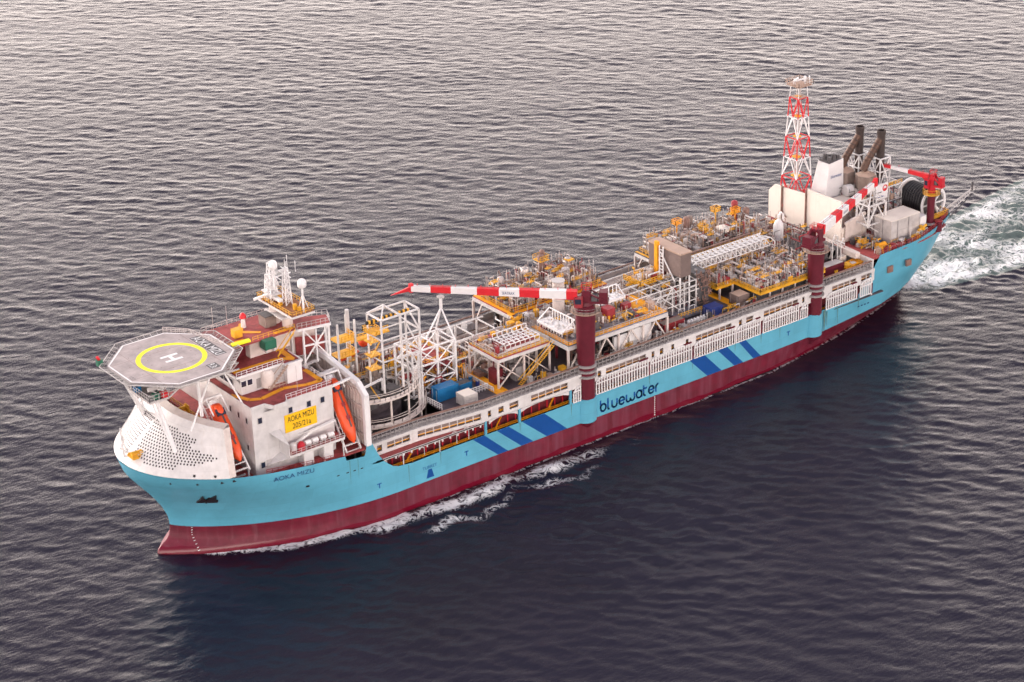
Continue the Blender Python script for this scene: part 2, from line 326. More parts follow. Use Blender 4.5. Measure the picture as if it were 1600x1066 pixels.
nF = N(t, 'ShaderNodeTexNoise'); nF.inputs['Scale'].default_value = .36; nF.inputs['Detail'].default_value = 9; nF.inputs['Roughness'].default_value = .68; nF.inputs['Distortion'].default_value = 1.2; L(g.outputs['Position'], nF.inputs['Vector'])
ab = N(t, 'ShaderNodeMath', operation='SUBTRACT', i_1=.5); L(nF.outputs[0], ab.inputs[0])
ab2 = N(t, 'ShaderNodeMath', operation='ABSOLUTE'); L(ab.outputs[0], ab2.inputs[0])       # ridged veins of foam
lace = N(t, 'ShaderNodeMapRange'); lace.inputs[1].default_value = 0; lace.inputs[2].default_value = .16; lace.inputs[3].default_value = 1; lace.inputs[4].default_value = 0; L(ab2.outputs[0], lace.inputs[0])
sm = N(t, 'ShaderNodeMath', operation='MULTIPLY_ADD', i_1=.55, i_2=-.02); L(lace.outputs[0], sm.inputs[0])
s2 = N(t, 'ShaderNodeMath', operation='ADD'); L(sm.outputs[0], s2.inputs[0]); L(fa.outputs['Fac'], s2.inputs[1])
fm = N(t, 'ShaderNodeMapRange'); fm.inputs[1].default_value = .78; fm.inputs[2].default_value = 1.10; L(s2.outputs[0], fm.inputs[0])
c1 = N(t, 'ShaderNodeMix', data_type='RGBA'); L(ca.outputs['Fac'], c1.inputs[0]); c1.inputs[6].default_value = (.008, .007, .018, 1); c1.inputs[7].default_value = (.105, .140, .130, 1)
c2 = N(t, 'ShaderNodeMix', data_type='RGBA'); L(fm.outputs[0], c2.inputs[0]); L(c1.outputs[2], c2.inputs[6]); c2.inputs[7].default_value = (.80, .80, .80, 1)
L(c2.outputs[2], b.inputs['Base Color'])
rr = N(t, 'ShaderNodeMapRange'); rr.inputs[3].default_value = .16; rr.inputs[4].default_value = .9; L(fm.outputs[0], rr.inputs[0]); L(rr.outputs[0], b.inputs['Roughness'])
me.materials.append(m); sea = bpy.data.objects.new('sea_water', me); sc.collection.objects.link(sea)
tag(sea, 'dark purple-grey open sea with small waves, foam streaks and a pale stern wake', kind='structure')

# ---------------------------------------------------------------- hull
I_ = lambda x, a: float(np.interp(x, [p[0] for p in a], [p[1] for p in a]))
X0 = [(-4, 5.5), (0, 6.0), (1.1, 6.4), (2.6, 8.6), (4, 9.7), (6.9, 9.8), (9, 9.3), (11.7, 8), (14.9, 5.9), (18.3, 3.3), (21.6, .7), (25.5, -.2)]
ZT = [(0, 25), (9, 24.7), (15, 23.9), (20, 23.3), (28, 22), (35, 21), (44.3, 20.1), (44.5, 18.9), (49.6, 18.4), (50.1, 19.4), (50.4, 21.6), (51.8, 21.1), (53.6, 17.2), (54.7, 15.6), (56.1, 14.2), (57.3, 13.3), (58.7, 12.75), (62.7, 12.3), (71.9, 12.5), (80, 12.5), (207.4, 12.5), (208.4, 13.2), (212.3, 17.2), (216.0, 22.6), (231, 23.0), (240, 24.0), (248, 25)]
AX = [180, 195, 207, 220, 230, 238, 244, 248]; AZ = [-4, 0, 6.1, 14, 25]
AB = [[18, 15, 12, 8, 5, 3, 1.5, .8], [19.9, 18, 15.4, 12.2, 9.3, 6.8, 4.5, 2.6], [21, 20.6, 19.4, 18, 15.2, 11.8, 8, 5.2], [21, 21, 20.9, 20.3, 19, 16.8, 13.6, 11], [21, 21, 21, 21, 21, 19.8, 18, 16.4]]
def hb(x, z):
    if x > 150:
        col = [float(np.interp(x, [150] + AX, [21 if AZ[k] > -1 else 20] + AB[k])) for k in range(5)]; return float(np.interp(z, AZ, col))
    x0 = I_(z, X0); L0 = I_(z, [(-4, 58), (6.1, 50), (13.9, 38), (25, 22)]); e_ = I_(z, [(-4, .85), (6.1, .8), (13.9, .74), (25, .55)])
    tt = min(1, max(0, (x - x0) / L0)); b_ = 21 * (1 - (1 - tt) ** 2) ** e_
    if z < 3.2: b_ = max(b_, 1.7 * math.sqrt(max(0, min(1, (x - x0) / 2.5))) * max(0, (3.2 - z) / 3.2) ** .4)
    return b_
XS = [0, .08, .25, .5, .9, 1.4, 2, 2.8, 3.7, 4.8, 6, 7.5, 9] + list(np.arange(11, 44, 2)) + [44.3, 44.5, 45.5, 47.5, 49, 49.6, 50.1, 50.4, 51.1, 51.8, 52.7, 53.6, 54.2, 54.7, 55.4, 56.1, 56.7, 57.3, 58, 58.7, 60.5, 62.7, 66, 70, 75, 80] + list(np.arange(85, 180, 5)) + [180, 184, 188, 192, 196, 200, 204, 207.4, 208.4, 210, 212.3, 214, 216] + list(np.arange(218, 249, 2))
ROWS = 15
def station(xn, s):
    zt = I_(xn, ZT); zk = 6.1 + (zt - 6.1) * .5 if zt < 17 else I_(xn, [(0, 13.5), (20, 14.2), (52, 13.2), (208, 12.8), (248, 14)]); zs = [-4, -2, -.6, .6, 1.6, 2.6, 3.6, 4.9, 6.1] + [6.1 + (zk - 6.1) * k / 6 for k in range(1, 7)] + [zk + (zt - zk) * k / 8 for k in range(1, 9)]; o = []
    for z in zs:
        x = xn + I_(z, X0) * max(0, 1 - xn / 50) if xn < 50 else xn
        x = min(x, I_(z, [(-4, 234), (0, 238), (3, 240.5), (6, 243.2), (10, 247), (12, 248)]))
        o.append((x, s * (hb(x, z) if xn > 0 else 0), z))
    return o
hull = thing('production_ship', 'long pale blue ship hull with dark red underbody and white side galleries', 'ship', (124, 0, 0))
mb = MB(); red = MB(); nr = 9 + ROWS - 1
for s in (-1, 1):
    S = [station(x, s) for x in XS]
    for tgt, a, b2 in ((red, 0, 8), (mb, 8, nr - 1)):
        vs = [p for st in S for p in st[a:b2 + 1]]; n = b2 - a + 1; fs = []
        for i in range(len(S) - 1):
            for j in range(n - 1):
                q = (i * n + j, (i + 1) * n + j, (i + 1) * n + j + 1, i * n + j + 1); fs.append(q if s < 0 else q[::-1])
        tgt.add(vs, fs)
    # transom half
    st = S[-1]
    for j in range(nr - 1):
        (red if j < 8 else mb).add([st[j], (st[j][0], 0, st[j][2]), (st[j + 1][0], 0, st[j + 1][2]), st[j + 1]], [(0, 1, 2, 3) if s < 0 else (3, 2, 1, 0)])
# crane sponsons bulging from the side
SPON = [(115.0, 2.5), (192.3, 2.3)]
for cx_, r_ in SPON:
    mb.lathe((cx_, -19.6, 0), [(r_ + .45, 6.15), (r_ + .45, 12.5)], 24); red.lathe((cx_, -19.6, 0), [(.6, 3.2), (r_ + .42, 6.08)], 24)
ho = ob('hull_side', mb, 'hullblue', hull, True); ob('underbody', red, 'red', hull, True)
ob('rudder', MB().prism([(241, -.6, -4), (247.2, -.6, -4), (247.2, -.6, 5.2), (243.5, -.6, 7)], (0, 1.2, 0)), 'red', hull)
# painted diagonal stripes on the flat side
mb = MB()
for a, b_, c, d in ((87.2, 90.2, 80.0, 83.4), (94.2, 97.9, 87.1, 90.6), (102, 108.3, 94.6, 101.4), (154.1, 159, 147.8, 152.9), (163.4, 166.5, 157.3, 160.6), (170.1, 172.7, 164.7, 167)):
    mb.prism([(a, -21.002, 6.12), (b_, -21.002, 6.12), (d, -21.002, 12.46), (c, -21.002, 12.46)], (0, -.012, 0))
obs('side_stripes', mb, 'stripe', hull)
# lower-case rounded wordmark drawn as strokes
mb = MB(); G = .62
def stroke(pts, t=.50):
    for i in range(len(pts) - 1):
        (x0, z0), (x1, z1) = pts[i], pts[i + 1]; d = math.hypot(x1 - x0, z1 - z0) or 1; nx, nz = -(z1 - z0) / d * t / 2, (x1 - x0) / d * t / 2; ex, ez = (x1 - x0) / d * t * .25, (z1 - z0) / d * t * .25
        mb.prism([(x0 + nx - ex, -21.004, z0 + nz - ez), (x0 - nx - ex, -21.004, z0 - nz - ez), (x1 - nx + ex, -21.004, z1 - nz + ez), (x1 + nx + ex, -21.004, z1 + nz + ez)], (0, -.014, 0))
def arc(cx_, cz_, rx, rz, a0, a1, n=12): return [(cx_ + rx * math.cos(RAD(a0 + (a1 - a0) * k / n)), cz_ + rz * math.sin(RAD(a0 + (a1 - a0) * k / n))) for k in range(n + 1)]
z0 = 7.15; q = 118.9; H1 = 2.0
def bowl(x, w=1.7, a0=0, a1=360): stroke(arc(x + w / 2, z0 + H1 / 2, w / 2, H1 / 2, a0, a1, 18))
stroke([(q, z0 + 3.0), (q, z0 + 1)]); bowl(q); q += 2.35
stroke([(q, z0 + 3.0), (q, z0 + .5)] + arc(q + .5, z0 + .5, .5, .5, 180, 260, 4)); q += 1.3
stroke([(q, z0 + H1), (q, z0 + .8)] + arc(q + .8, z0 + .8, .8, .8, 180, 360, 9) + [(q + 1.6, z0 + H1)]); q += 2.3
bowl(q, 1.7, -35, -360); stroke([(q, z0 + 1), (q + 1.6, z0 + 1.05)]); q += 2.35
stroke([(q, z0 + H1)] + arc(q + .65, z0 + .7, .65, .7, 180, 360, 8) + arc(q + 1.95, z0 + .7, .65, .7, 180, 360, 8) + [(q + 2.6, z0 + H1)]); q += 3.25
bowl(q); stroke([(q + 1.7, z0 + H1), (q + 1.7, z0)]); q += 2.35
stroke([(q, z0 + 2.8), (q, z0 + .6)] + arc(q + .6, z0 + .6, .6, .6, 180, 270, 4)); stroke([(q, z0 + H1), (q + 1, z0 + H1)]); q += 1.65
bowl(q, 1.7, -35, -360); stroke([(q, z0 + 1), (q + 1.6, z0 + 1.05)]); q += 2.35
stroke([(q, z0), (q, z0 + 1.2)] + arc(q + .8, z0 + 1.2, .8, .8, 180, 95, 5))
ob('wordmark', mb, 'stripe', hull)
text(hull, 'bow_name', 'AOKA MIZU', (25.6, -21.03, 20.1), (1, 0, -.10), (0, 0, 1), 1.05, 'letter', width=10.6, thick=.03)
text(hull, 'turret_lettering', 'TURRET', (65.3, -21.01, 9.25), (1, 0, 0), (0, 0, 1), .8, 'stripe', width=4.1)
mb = MB(); mb.prism([(66.3, -21.01, 6.8), (68.5, -21.01, 6.8), (67.9, -21.01, 9.0), (66.9, -21.01, 9.0)], (0, -.012, 0))
for x in (53.2, 78, 182.5):
    mb.box(x - .6, x + .6, -21.02, -21.006, 9.9, 10.15); mb.box(x - .14, x + .14, -21.02, -21.006, 8.9, 9.9)
obs('tug_marks', mb, 'stripe', hull)
mb = MB()
for i in range(9): mb.box(12.9 + .0 * i, 13.5, -hb(13.2, .8 + i * .62) - .04, -hb(13.2, .8 + i * .62), .8 + i * .62, .95 + i * .62)
for i in range(10): mb.box(136.3, 136.6, -21.02, -21.006, .6 + i * .55, .85 + i * .55)
obs('draught_marks', mb, 'cleanwhite', hull)
# decks
def plate(outline, z, th=.3, mb=None):
    mb = mb or MB(); return mb.prism([(x, y, z - th) for x, y in outline], (0, 0, th))
fx = [0.8, 2, 4, 7, 10, 14, 19, 24]; o = [(x, -hb(x, 24) + .35) for x in fx] + [(51, -20.6), (51, 20.6)] + [(x, hb(x, 24) - .35) for x in fx[::-1]]
ob('foredeck', plate([(x, -max(0,hb(x, 19.5)-.5)) for x in (8,10,14,19,24)] + [(51, -20.6), (51, 20.6)] + [(x, max(0,hb(x, 19.5)-.5)) for x in (24,19,14,10,8)], 20.0), 'deckred', hull)
mb = MB(); plate([(51, -17.5), (55, -17.5), (55, 17.5), (51, 17.5)], 19, .4, mb); plate([(76, -17.5), (218, -17.5), (218, 17.5), (76, 17.5)], 19, .4, mb)
plate([(55, -17.5), (76, -17.5), (76, -15), (55, -15)], 19, .4, mb); plate([(55, 12), (76, 12), (76, 17.5), (55, 17.5)], 19, .4, mb)
ob('upper_deck', mb, 'deckdark', hull)
ob('well_deck', plate([(51, -20.7), (218, -20.7), (218, 20.7), (51, 20.7)], 11.6), 'deckdark', hull)
o = [(213.5, -20.7), (226, -20.6), (234, -20), (240, -18.6), (246.5, -16.3), (247.6, -14.5), (247.6, 14.5), (246.5, 16.3), (240, 18.6), (234, 20), (226, 20.6), (213.5, 20.7)]
ob('aft_deck', plate(o, 22.0), 'deckred', hull)
ob('aft_bulkhead', MB().box(213.2, 213.6, -20.8, 20.8, 11.6, 22.0), 'white', hull)
# orange walkways on the upper deck
mb = MB()
for x0, x1, y0, y1 in ((91, 94.5, -17, 16), (76.5, 91, 12.5, 15), (146, 149, -16, 16), (112, 146, -17.3, -16.1), (149, 168, 0, 1.6), (150, 169, 11, 13), (168.5, 171, -17, 10)): mb.box(x0, x1, y0, y1, 19.004, 19.05)
obs('deck_walkway', mb, 'orange', hull)

# ---------------------------------------------------------------- side galleries (port detailed, starboard mirrored)
def plan(x): return I_(x, [(51, 18.7), (66.5, 18.7), (83.5, 20.9), (214, 20.9)])
WIN = [(52.2, 53.3), (54.6, 56), (57.4, 63.8), (66, 82.8), (84.7, 85.7), (87.8, 89.4), (91.1, 93.8), (97.6, 108.9), (118.2, 119.3), (120.8, 133.7), (135.5, 136.5), (138.2, 139.4), (142, 143), (146.8, 147.8), (150.2, 162.3), (164.9, 166), (167.4, 169.9), (173.6, 185.8), (187.3, 188.2), (198.2, 207.1), (209, 213.0)]
GR = [(110.4, 112.5), (117.5, 134.1), (135.0, 148.5), (149.6, 163.3), (163.9, 172.1), (173.3, 185.8), (186.6, 189.0), (196, 207.2), (208.7, 212.6)]
def gallery(s):
    P = lambda x, o=0: s * (plan(x) - o)
    mb = MB()
    def seg(x0, x1, z0, z1, th=.3, o=0):
        ks = [x0] + [k for k in (66.5, 75, 83.5) if x0 < k < x1] + [x1]
        for a, b_ in zip(ks, ks[1:]):
            mb.prism([(a, P(a, o), z0), (b_, P(b_, o), z0), (b_, P(b_, o), z1), (a, P(a, o), z1)], (0, -s * th, 0))
    seg(51.4, 214, 18.5, 19.3, .55, -.12)                       # rounded white top band
    seg(51.4, 214, 15.9, 16.75)
    x = 51.4
    for a, b_ in WIN + [(214, 214)]:
        if a > x: seg(x, a, 16.75, 18.5)
        x = b_
    pan = ob('gallery_panel', mb, 'white', hull)
    mu = MB()
    for a, b_ in WIN:
        n = max(1, round((b_ - a) / 2.1))
        for k in range(1, n):
            x = a + (b_ - a) * k / n; mu.box(x - .09, x + .09, min(P(x, .05), P(x, .2)), max(P(x, .05), P(x, .2)), 16.75, 18.5)
        if b_ - a > 2: mu.bar((a, P(a, .15), 17.55), (b_, P(b_, .15), 17.55), .09)
    obs('mullions', mu, 'white', hull)
    # drooping lower lips and struts of the panel
    lp = MB()
    for a, b_ in ((85, 93.5), (94.3, 109.2)):
        n = 8; top = [(a + (b_ - a) * k / n, 16.0) for k in range(n + 1)]; bot = [(x, 16.0 - 1.0 * abs(2 * k / n - 1) ** 3 - .15) for k, (x, z) in enumerate(top)]
        for k in range(n):
            lp.prism([(top[k][0], P(100), 16.0), (top[k + 1][0], P(100), 16.0), (bot[k + 1][0], P(100), bot[k + 1][1]), (bot[k][0], P(100), bot[k][1])], (0, -s * .3, 0))
    obs('panel_lips', lp, 'white', hull)
    st_ = MB()
    for x in (83.9, 94.0, 109.6): st_.bar((x, s * 20.8, 12.3), (x, s * 20.8, 16.0), .55)
    obs('gallery_post', st_, 'hullblue', hull)
    # inner passage: ledge deck, inner wall, recess wall
    ld = MB()
    ld.prism([(51.8, s * 21.0, 15.6), (84, s * 21.0, 15.6), (84, s * 17.6, 15.6), (51.8, s * 17.6, 15.6)], (0, 0, .3))
    ld.prism([(84, s * 20.6, 15.6), (213.5, s * 20.6, 15.6), (213.5, s * 17.6, 15.6), (84, s * 17.6, 15.6)], (0, 0, .3))
    ob('gallery_floor', ld, 'deckred', hull)
    ob('ledge_edge', MB().prism([(52.6, s * 21.0, 15.45), (84, s * 21.0, 15.45), (84, s * 21.0, 16.0), (52.6, s * 21.0, 16.0)], (0, -s * .12, 0)), 'white', hull)
    y = s * 17.5
    pw = MB(); ks = [51.0, 66.5, 75, 83.5, 213.2]
    for a, b_ in zip(ks, ks[1:]): pw.prism([(a, s * (plan(a) - 1.15), 15.9), (b_, s * (plan(b_) - 1.15), 15.9), (b_, s * (plan(b_) - 1.15), 19.2), (a, s * (plan(a) - 1.15), 19.2)], (0, -s * .2, 0))
    ob('passage_wall', pw, 'passage', hull)
    kp = MB()
    for a, b_ in zip(ks, ks[1:]): kp.bar((a, s * (plan(a) - 1.0), 16.95), (b_, s * (plan(b_) - 1.0), 16.95), .2, .35)
    ob('passage_kerb', kp, 'orange', hull)
    ob('recess_bulkhead', MB().box(51, 213.2, min(y, y - s * .25), max(y, y - s * .25), 11.6, 15.55), 'darkred', hull)
    ow = MB(); ow.box(56, 213, min(s * 19.6, s * 18.8), max(s * 19.6, s * 18.8), 11.95, 12.05)
    ow.rail([(57, s * 20.3, 12.0), (112, s * 20.3, 12.0)], 1.1, 3.0, .06)
    for a, b_ in ((62, 66), (88, 91), (104, 107)): ow.bar((a, s * 19.2, 12.1), (b_, s * 18, 14.6), .4, .1)
    ob('recess_walkway', ow, 'orange', hull)
    pr = MB(); pr.bar((52, s * 18.7, 14.8), (109, s * 18.7, 14.8), .4, n=8); pr.bar((84, s * 19.3, 15.3), (213, s * 19.3, 15.3), .3, n=8)
    for k in range(24): x = 54 + k * 2.4; pr.bar((x, s * 18.2, 12), (x, s * 18.2, 15.6), .22)
    ob('recess_pipework', pr, 'cranelight', hull)
    dv = MB()
    for x in (55.7, 60.2, 66.2, 70.5, 75.5, 79): 
        if x in (60.2, 70.5): dv.bar((x, s * 20.9, 12.4), (x, s * 20.9, 15.5), .18)
        dv.pipe([(x, s * 20.8, 13.0), (x, s * 20.8, 15.0 + (x > 74)), (x - .8, s * 20.8, 15.3 + (x > 74)), (x - 1.3, s * 20.8, 14.9 + (x > 74))], .16, 6)
    for k in range(12): dv.box(58 + k * 2.2, 58.35 + k * 2.2, min(s * 21.02, s * 20.8), max(s * 21.02, s * 20.8), 14.9, 15.5)
    obs('davit_pipes', dv, 'white', hull)
    # grilles
    for a, b_ in GR:
        if b_ - a < 3: z1 = 15.9
        else: z1 = 16.6
        g_ = MB(); n = max(3, round((b_ - a) / .86)); yo = s * 21.12
        for k in range(n + 1):
            x = a + (b_ - a) * k / n; dz = 1.1 * max(0, 1 - (x - a) / 1.6) ** 2 + .35 * (1 - (x - a) / (b_ - a)); g_.bar((x, yo, 12.35), (x, yo, z1 - dz + .45), .30, .25)
        top = [(x, z1 + .5 - 1.1 * max(0, 1 - (x - a) / 1.6) ** 2 - .35 * (1 - (x - a) / (b_ - a))) for x in np.linspace(a, b_, 14)]
        for (x0, zz0), (x1, zz1) in zip(top, top[1:]): g_.bar((x0, yo, zz0), (x1, yo, zz1), .26)
        g_.bar((a, yo - s * .02, 15.3), (b_, yo - s * .02, 15.3), .24)
        g_.bar((a, yo - s * .02, 12.45), (b_, yo - s * .02, 12.45), .2)
        ob('grille', g_, 'cleanwhite', hull)
    ar = MB()
    for a, b_ in GR[1:]:
        c = b_ - .18 * (b_ - a); 
        if b_ - a > 5: ar.bar((c, s * 21.1, 17.2), (b_, s * 21.1, 17.25), .35)
        ar.box(b_ + .1, b_ + .8, min(s * 21.05, s * 20.3), max(s * 21.05, s * 20.3), 12.4, 15.2)
    obs('grille_hood', ar, 'cranered', hull)
    # cable tray, posts and brown top pipe along the gallery roof
    tr = MB()
    def along(mb, o, z, wd, h=None, x0=51.8, x1=213.5, n=4):
        ks = [x0] + [k for k in (66.5, 75, 83.5) if x0 < k < x1] + [x1]
        for a, b_ in zip(ks, ks[1:]): mb.bar((a, P(a, o), z), (b_, P(b_, o), z), wd, h, n=n)
    along(tr, .8, 19.5, 1.3, .15); along(tr, .7, 20.2, .35, .3); along(tr, .9, 20.9, .35, .3)
    x = 52.5
    while x < 213: tr.bar((x, P(x, .35), 19.3), (x, P(x, .35), 21.3), .14); tr.bar((x, P(x, .35), 20.1), (x, P(x, 1.4), 20.1), .12); x += 1.25
    ob('cable_tray', tr, 'grey', hull)
    tp = MB(); along(tp, .5, 21.45, .38, .3); ob('top_pipe', tp, 'brownpipe', hull)
    tw = MB()
    y0, y1 = sorted((s * 17.2, s * 18.2)); tw.box(76, 213, y0, y1, 19.0, 19.2); ob('roof_walkway', tw, 'dgrey', hull)
gallery(-1); gallery(1)
# starboard inboard bulwark face seen across the deck
ob('starboard_bulwark', MB().box(76, 213, 19.3, 19.5, 18.8, 21.3), 'lgrey', hull)
mb = MB()
mb.rail([(x, -hb(x, 24) + .2, I_(x, ZT)) for x in (24.2, 30, 36, 44)], 1.0, 1.6, .09)
mb.rail([(216.5, -20.8, 22.6), (226, -20.8, 22.8), (232, -20.5, 23), (240, -19, 24), (246, -16.9, 24.8)], 1.3, 1.0, .13)
mb.rail([(216.5, 20.8, 22.6), (226, 20.8, 22.8), (232, 20.5, 23), (240, 19, 24), (246, 16.9, 24.8)], 1.3, 1.5, .1); mb.rail([(246.5, -16.5, 24.9), (247.8, -10, 24.9), (247.8, 10, 24.9), (246.5, 16.5, 24.9)], 1.3, 1.5, .1)
obs('deck_railing', mb, 'redbox', hull)
mb = MB()   # mooring openings in the stern side
for x in (219.2, 226.3): mb.box(x, x + 1.9, -21.05, -20.55, 16.4, 18.2)
obs('mooring_port', mb, 'brownpipe', hull)
mb = MB()
for x, z in ((26, 17), (34, 17), (36.5, 16.9), (38.4, 16.8), (40.4, 16.7)): mb.box(x + 8, x + 8.7, -21.02, -20.6, z - 1.2, z - .95)
for x in (5.2, 9.5, 14, 16.4): mb.box(x, x + .8, -hb(x, 23) - .12, -hb(x, 23) + .3, 22.6, 23.1)
obs('fairlead', mb, 'black', hull)
mb = MB()
for i in range(4): mb.box(208 + i * 1.2, 208.7 + i * 1.2, -21.03, -21.005, 9.6, 9.95)
obs('stern_marks', mb, 'letter', hull)
# weather streaks below scuppers, posts and the crane foot
mb = MB()
for x, z1, z0, w_ in ((195.6, 12.3, 6.3, .9), (196.5, 11.8, 7.5, .4), (200.5, 12.3, 6.6, .3), (208.2, 12.4, 8.5, .35), (134.7, 12.4, 9.6, .3), (149.1, 12.3, 9.2, .3), (163.6, 12.4, 9.8, .3), (172.7, 12.4, 9.4, .3), (94.0, 12.4, 9.9, .3), (109.7, 12.3, 9.0, .3), (61.5, 12.1, 7.4, .2), (70.6, 12.3, 9.2, .2), (45.6, 18.6, 12.5, .18), (47.8, 18.4, 13.2, .15), (152.3, 12.2, 10.2, .2), (179.4, 12.4, 8.8, .22)):
    mb.prism([(x - w_ / 2, -21.006, z1), (x + w_ / 2, -21.006, z1), (x + w_ * .3, -21.006, (z0 + z1) / 2), (x + w_ * .08, -21.006, z0), (x - w_ * .12, -21.006, z0 + .4), (x - w_ * .35, -21.006, (z0 + z1) / 2 + .3)], (0, -.006, 0))
obs('weather_streak', mb, 'weather', hull)
# anchor housed in a bow pocket
an = thing('anchor', 'black stockless anchor housed against the flared blue bow', 'anchor', (13.8, -9.5, 15.5))
def oh(x, z, o=.25): return (x, -hb(x, z) - o, z)
mb = MB()
for tri in (((12.3, 15.3), (12.2, 17.7), (13.5, 15.7)), ((13.3, 15.7), (14.5, 17.9), (15.3, 15.4)), ((12.2, 14.7), (12.2, 15.6), (15.6, 15.7), (15.7, 14.8))):
    P_ = [oh(x, z, .55) for x, z in tri]; mb.prism(P_, (.1, .7, .1))
ob('fluke', mb, 'black', an); ob('shank', MB().bar(oh(13.8, 14.9, .4), oh(13.9, 17.2, -.5), .6, n=8), 'black', an)
# ---------------------------------------------------------------- bow whaleback with ventilation holes
def rimp(k):   # k in -1..1 port..starboard
    s = -1 if k < 0 else 1; a = abs(k); x = 15.6 * a ** 1.6; z = I_(x, ZT) + .03; return Vector((x + .05, s * hb(x, z), z))
def uppt(k):
    y = 17.6 * k; return Vector((11.3 + 4.8 * k * k, y, 35.0 - .0 * abs(k)))
def shell(k, t):
    a, b_ = rimp(k), uppt(k); q = a.lerp(b_, t); return q + Vector((-.9, 0, .9)) * (math.sin(math.pi * t) * (1 - abs(k)) * .35)
nk, ntt = 48, 8; mb = MB(); vs = [shell(-1 + 2 * i / nk, j / ntt) for i in range(nk + 1) for j in range(ntt + 1)]
mb.add(vs, [(i * (ntt + 1) + j, (i + 1) * (ntt + 1) + j, (i + 1) * (ntt + 1) + j + 1, i * (ntt + 1) + j + 1) for i in range(nk) for j in range(ntt)])
ob('whaleback', mb, 'white', hull, True)
mb = MB()
for i in range(nk):
    a, b_ = uppt(-1 + 2 * i / nk), uppt(-1 + 2 * (i + 1) / nk); I2 = Vector((2.1, 0, .25))
    ia, ib = a + I2, b_ + I2; ia.y *= .93; ib.y *= .93; dn = Vector((.5, 0, -6))
    mb.add([a, b_, ib, ia, ia + dn, ib + dn], [(0, 1, 2, 3), (3, 2, 5, 4)])
for s in (-1, 1):
    a, b_ = rimp(s), uppt(s); mb.prism([a, b_, b_ + Vector((1.6, 0, 0)), a + Vector((1.6, 0, 0))], (0, -s * .4, 0))
ob('whaleback_coaming', mb, 'pinkwhite', hull)
holes = []
for j in range(3, 17):
    t_ = j / 20; per = 17.0
    n = int(30 * (1 - .25 * t_))
    for i in range(-n, n + 1):
        k = (i + .5 * (j % 2)) / n * .93
        if abs(k) > .80 + .1 * math.sin(j) - max(0, t_ - .5) * 1.2 or (k < -.5 and t_ < .25) or (.0 > k > -.16 and t_ < .2): continue
        p0 = shell(k, t_); dx = (shell(k + .004, t_) - p0).normalized(); dt = (shell(k, t_ + .004) - p0).normalized(); nn = dx.cross(dt).normalized()
        if nn.z < 0: nn = -nn
        c = p0 + nn * .03; R_ = .21
        holes.append((c.y, [c + dx * R_ * math.cos(q * 1.0472) + dt * R_ * 1.25 * math.sin(q * 1.0472) for q in range(6)]))
holes.sort(key=lambda h: h[0]); rest = MB()
for i, (y_, P_) in enumerate(holes):
    if i < 99: ob('vent_hole', MB().add(P_, [tuple(range(6))]), 'black', hull)
    else: rest.add(P_, [tuple(range(6))])
ob('vent_hole', rest, 'black', hull)['kind'] = 'stuff'
mb = MB()
for x in (8.8, 12.6): mb.lathe((x, -hb(x, 24.4) - .05, I_(x, ZT) + .75), [(.3, 0), (.3, .2)], 10, axis=(0, -1, .2))
obs('mooring_hole', mb, 'black', hull)
# foredeck house between the whaleback and the accommodation block
fd = thing('foredeck_house', 'low white deckhouse with dark red roof under the helideck behind the whaleback', 'deckhouse', (20, 4, 20))
ob('wall', MB().box(19.2, 23.9, -5.5, 16.3, 20, 29.5), 'pinkwhite', fd); ob('roof', MB().box(19.0, 23.9, -5.7, 16.5, 29.5, 29.8), 'deckred', fd)
mb = MB(); mb.rail([(19.2, -5.5, 29.8), (19.2, 16.3, 29.8)], 1.1, 1.5, .1); ob('handrail', mb, 'yellow', fd)
def winch(loc, label, grp='mooring winches on the foredeck'):
    x, y, z = loc; t_ = thing('mooring_winch', label, 'winch', loc, grp)
    mb = MB().box(x - 1.6, x + 1.6, y - 1, y + 1, z, z + .3); mb.box(x - 1.7, x - 1.4, y - .9, y + .9, z, z + 1.8); mb.box(x + 1.4, x + 1.7, y - .9, y + .9, z, z + 1.8); ob('frame', mb, 'yellow', t_)
    ob('drum', MB().lathe((x - 1.4, y, z + 1.1), [(1.0, 0), (1.0, .15), (.55, .16), (.55, 2.6), (1.0, 2.65), (1.0, 2.8)], 14, axis=(1, 0, 0)), 'yellow', t_)
    return t_
w0 = winch((16.5, -9, 29), 'yellow mooring winch nearest the forward lifeboat'); copy_tree(w0, (17.0, -2.5, 29), 'yellow mooring winch in the middle of the foredeck opening'); copy_tree(w0, (18.0, 5, 29.6), 'yellow mooring winch on the starboard half of the foredeck')
ob('winch_deck', MB().box(14.6, 19.1, -16, 16, 28.3, 28.8), 'deckred', hull)
jk = thing('bow_equipment', 'small white mast and yellow roller gear right at the tip of the bow', 'deck gear', (2.2, -1, 27))
mb = MB(); mb.pipe([(1.0, 1.0, 25.2), (.8, 1.2, 33.0)], .35); mb.pipe([(1.8, 1.2, 26), (1.2, 1.4, 31)], .25); mb.bar((.8, .8, 30.5), (1.8, 1.6, 30), .15); ob('mast', mb, 'white', jk)
mb = MB().box(.9, 3.4, -3.6, -.6, 26.9, 27.2); mb.rail([(.9, -3.6, 27.2), (3.4, -3.6, 27.2), (3.4, -.6, 27.2)], 1, .8, .14); mb.lathe((1.2, -2.2, 27.7), [(.5, 0), (.5, 1.9)], 10, axis=(1, 0, 0)); mb.bar((1, -1, 27.5), (3.6, -2.8, 28.3), .3); ob('roller', mb, 'yellow', jk)
ob('lamp', MB().ell((.5, 1, 28.4), (.55, .6)), 'cleanwhite', jk, True)
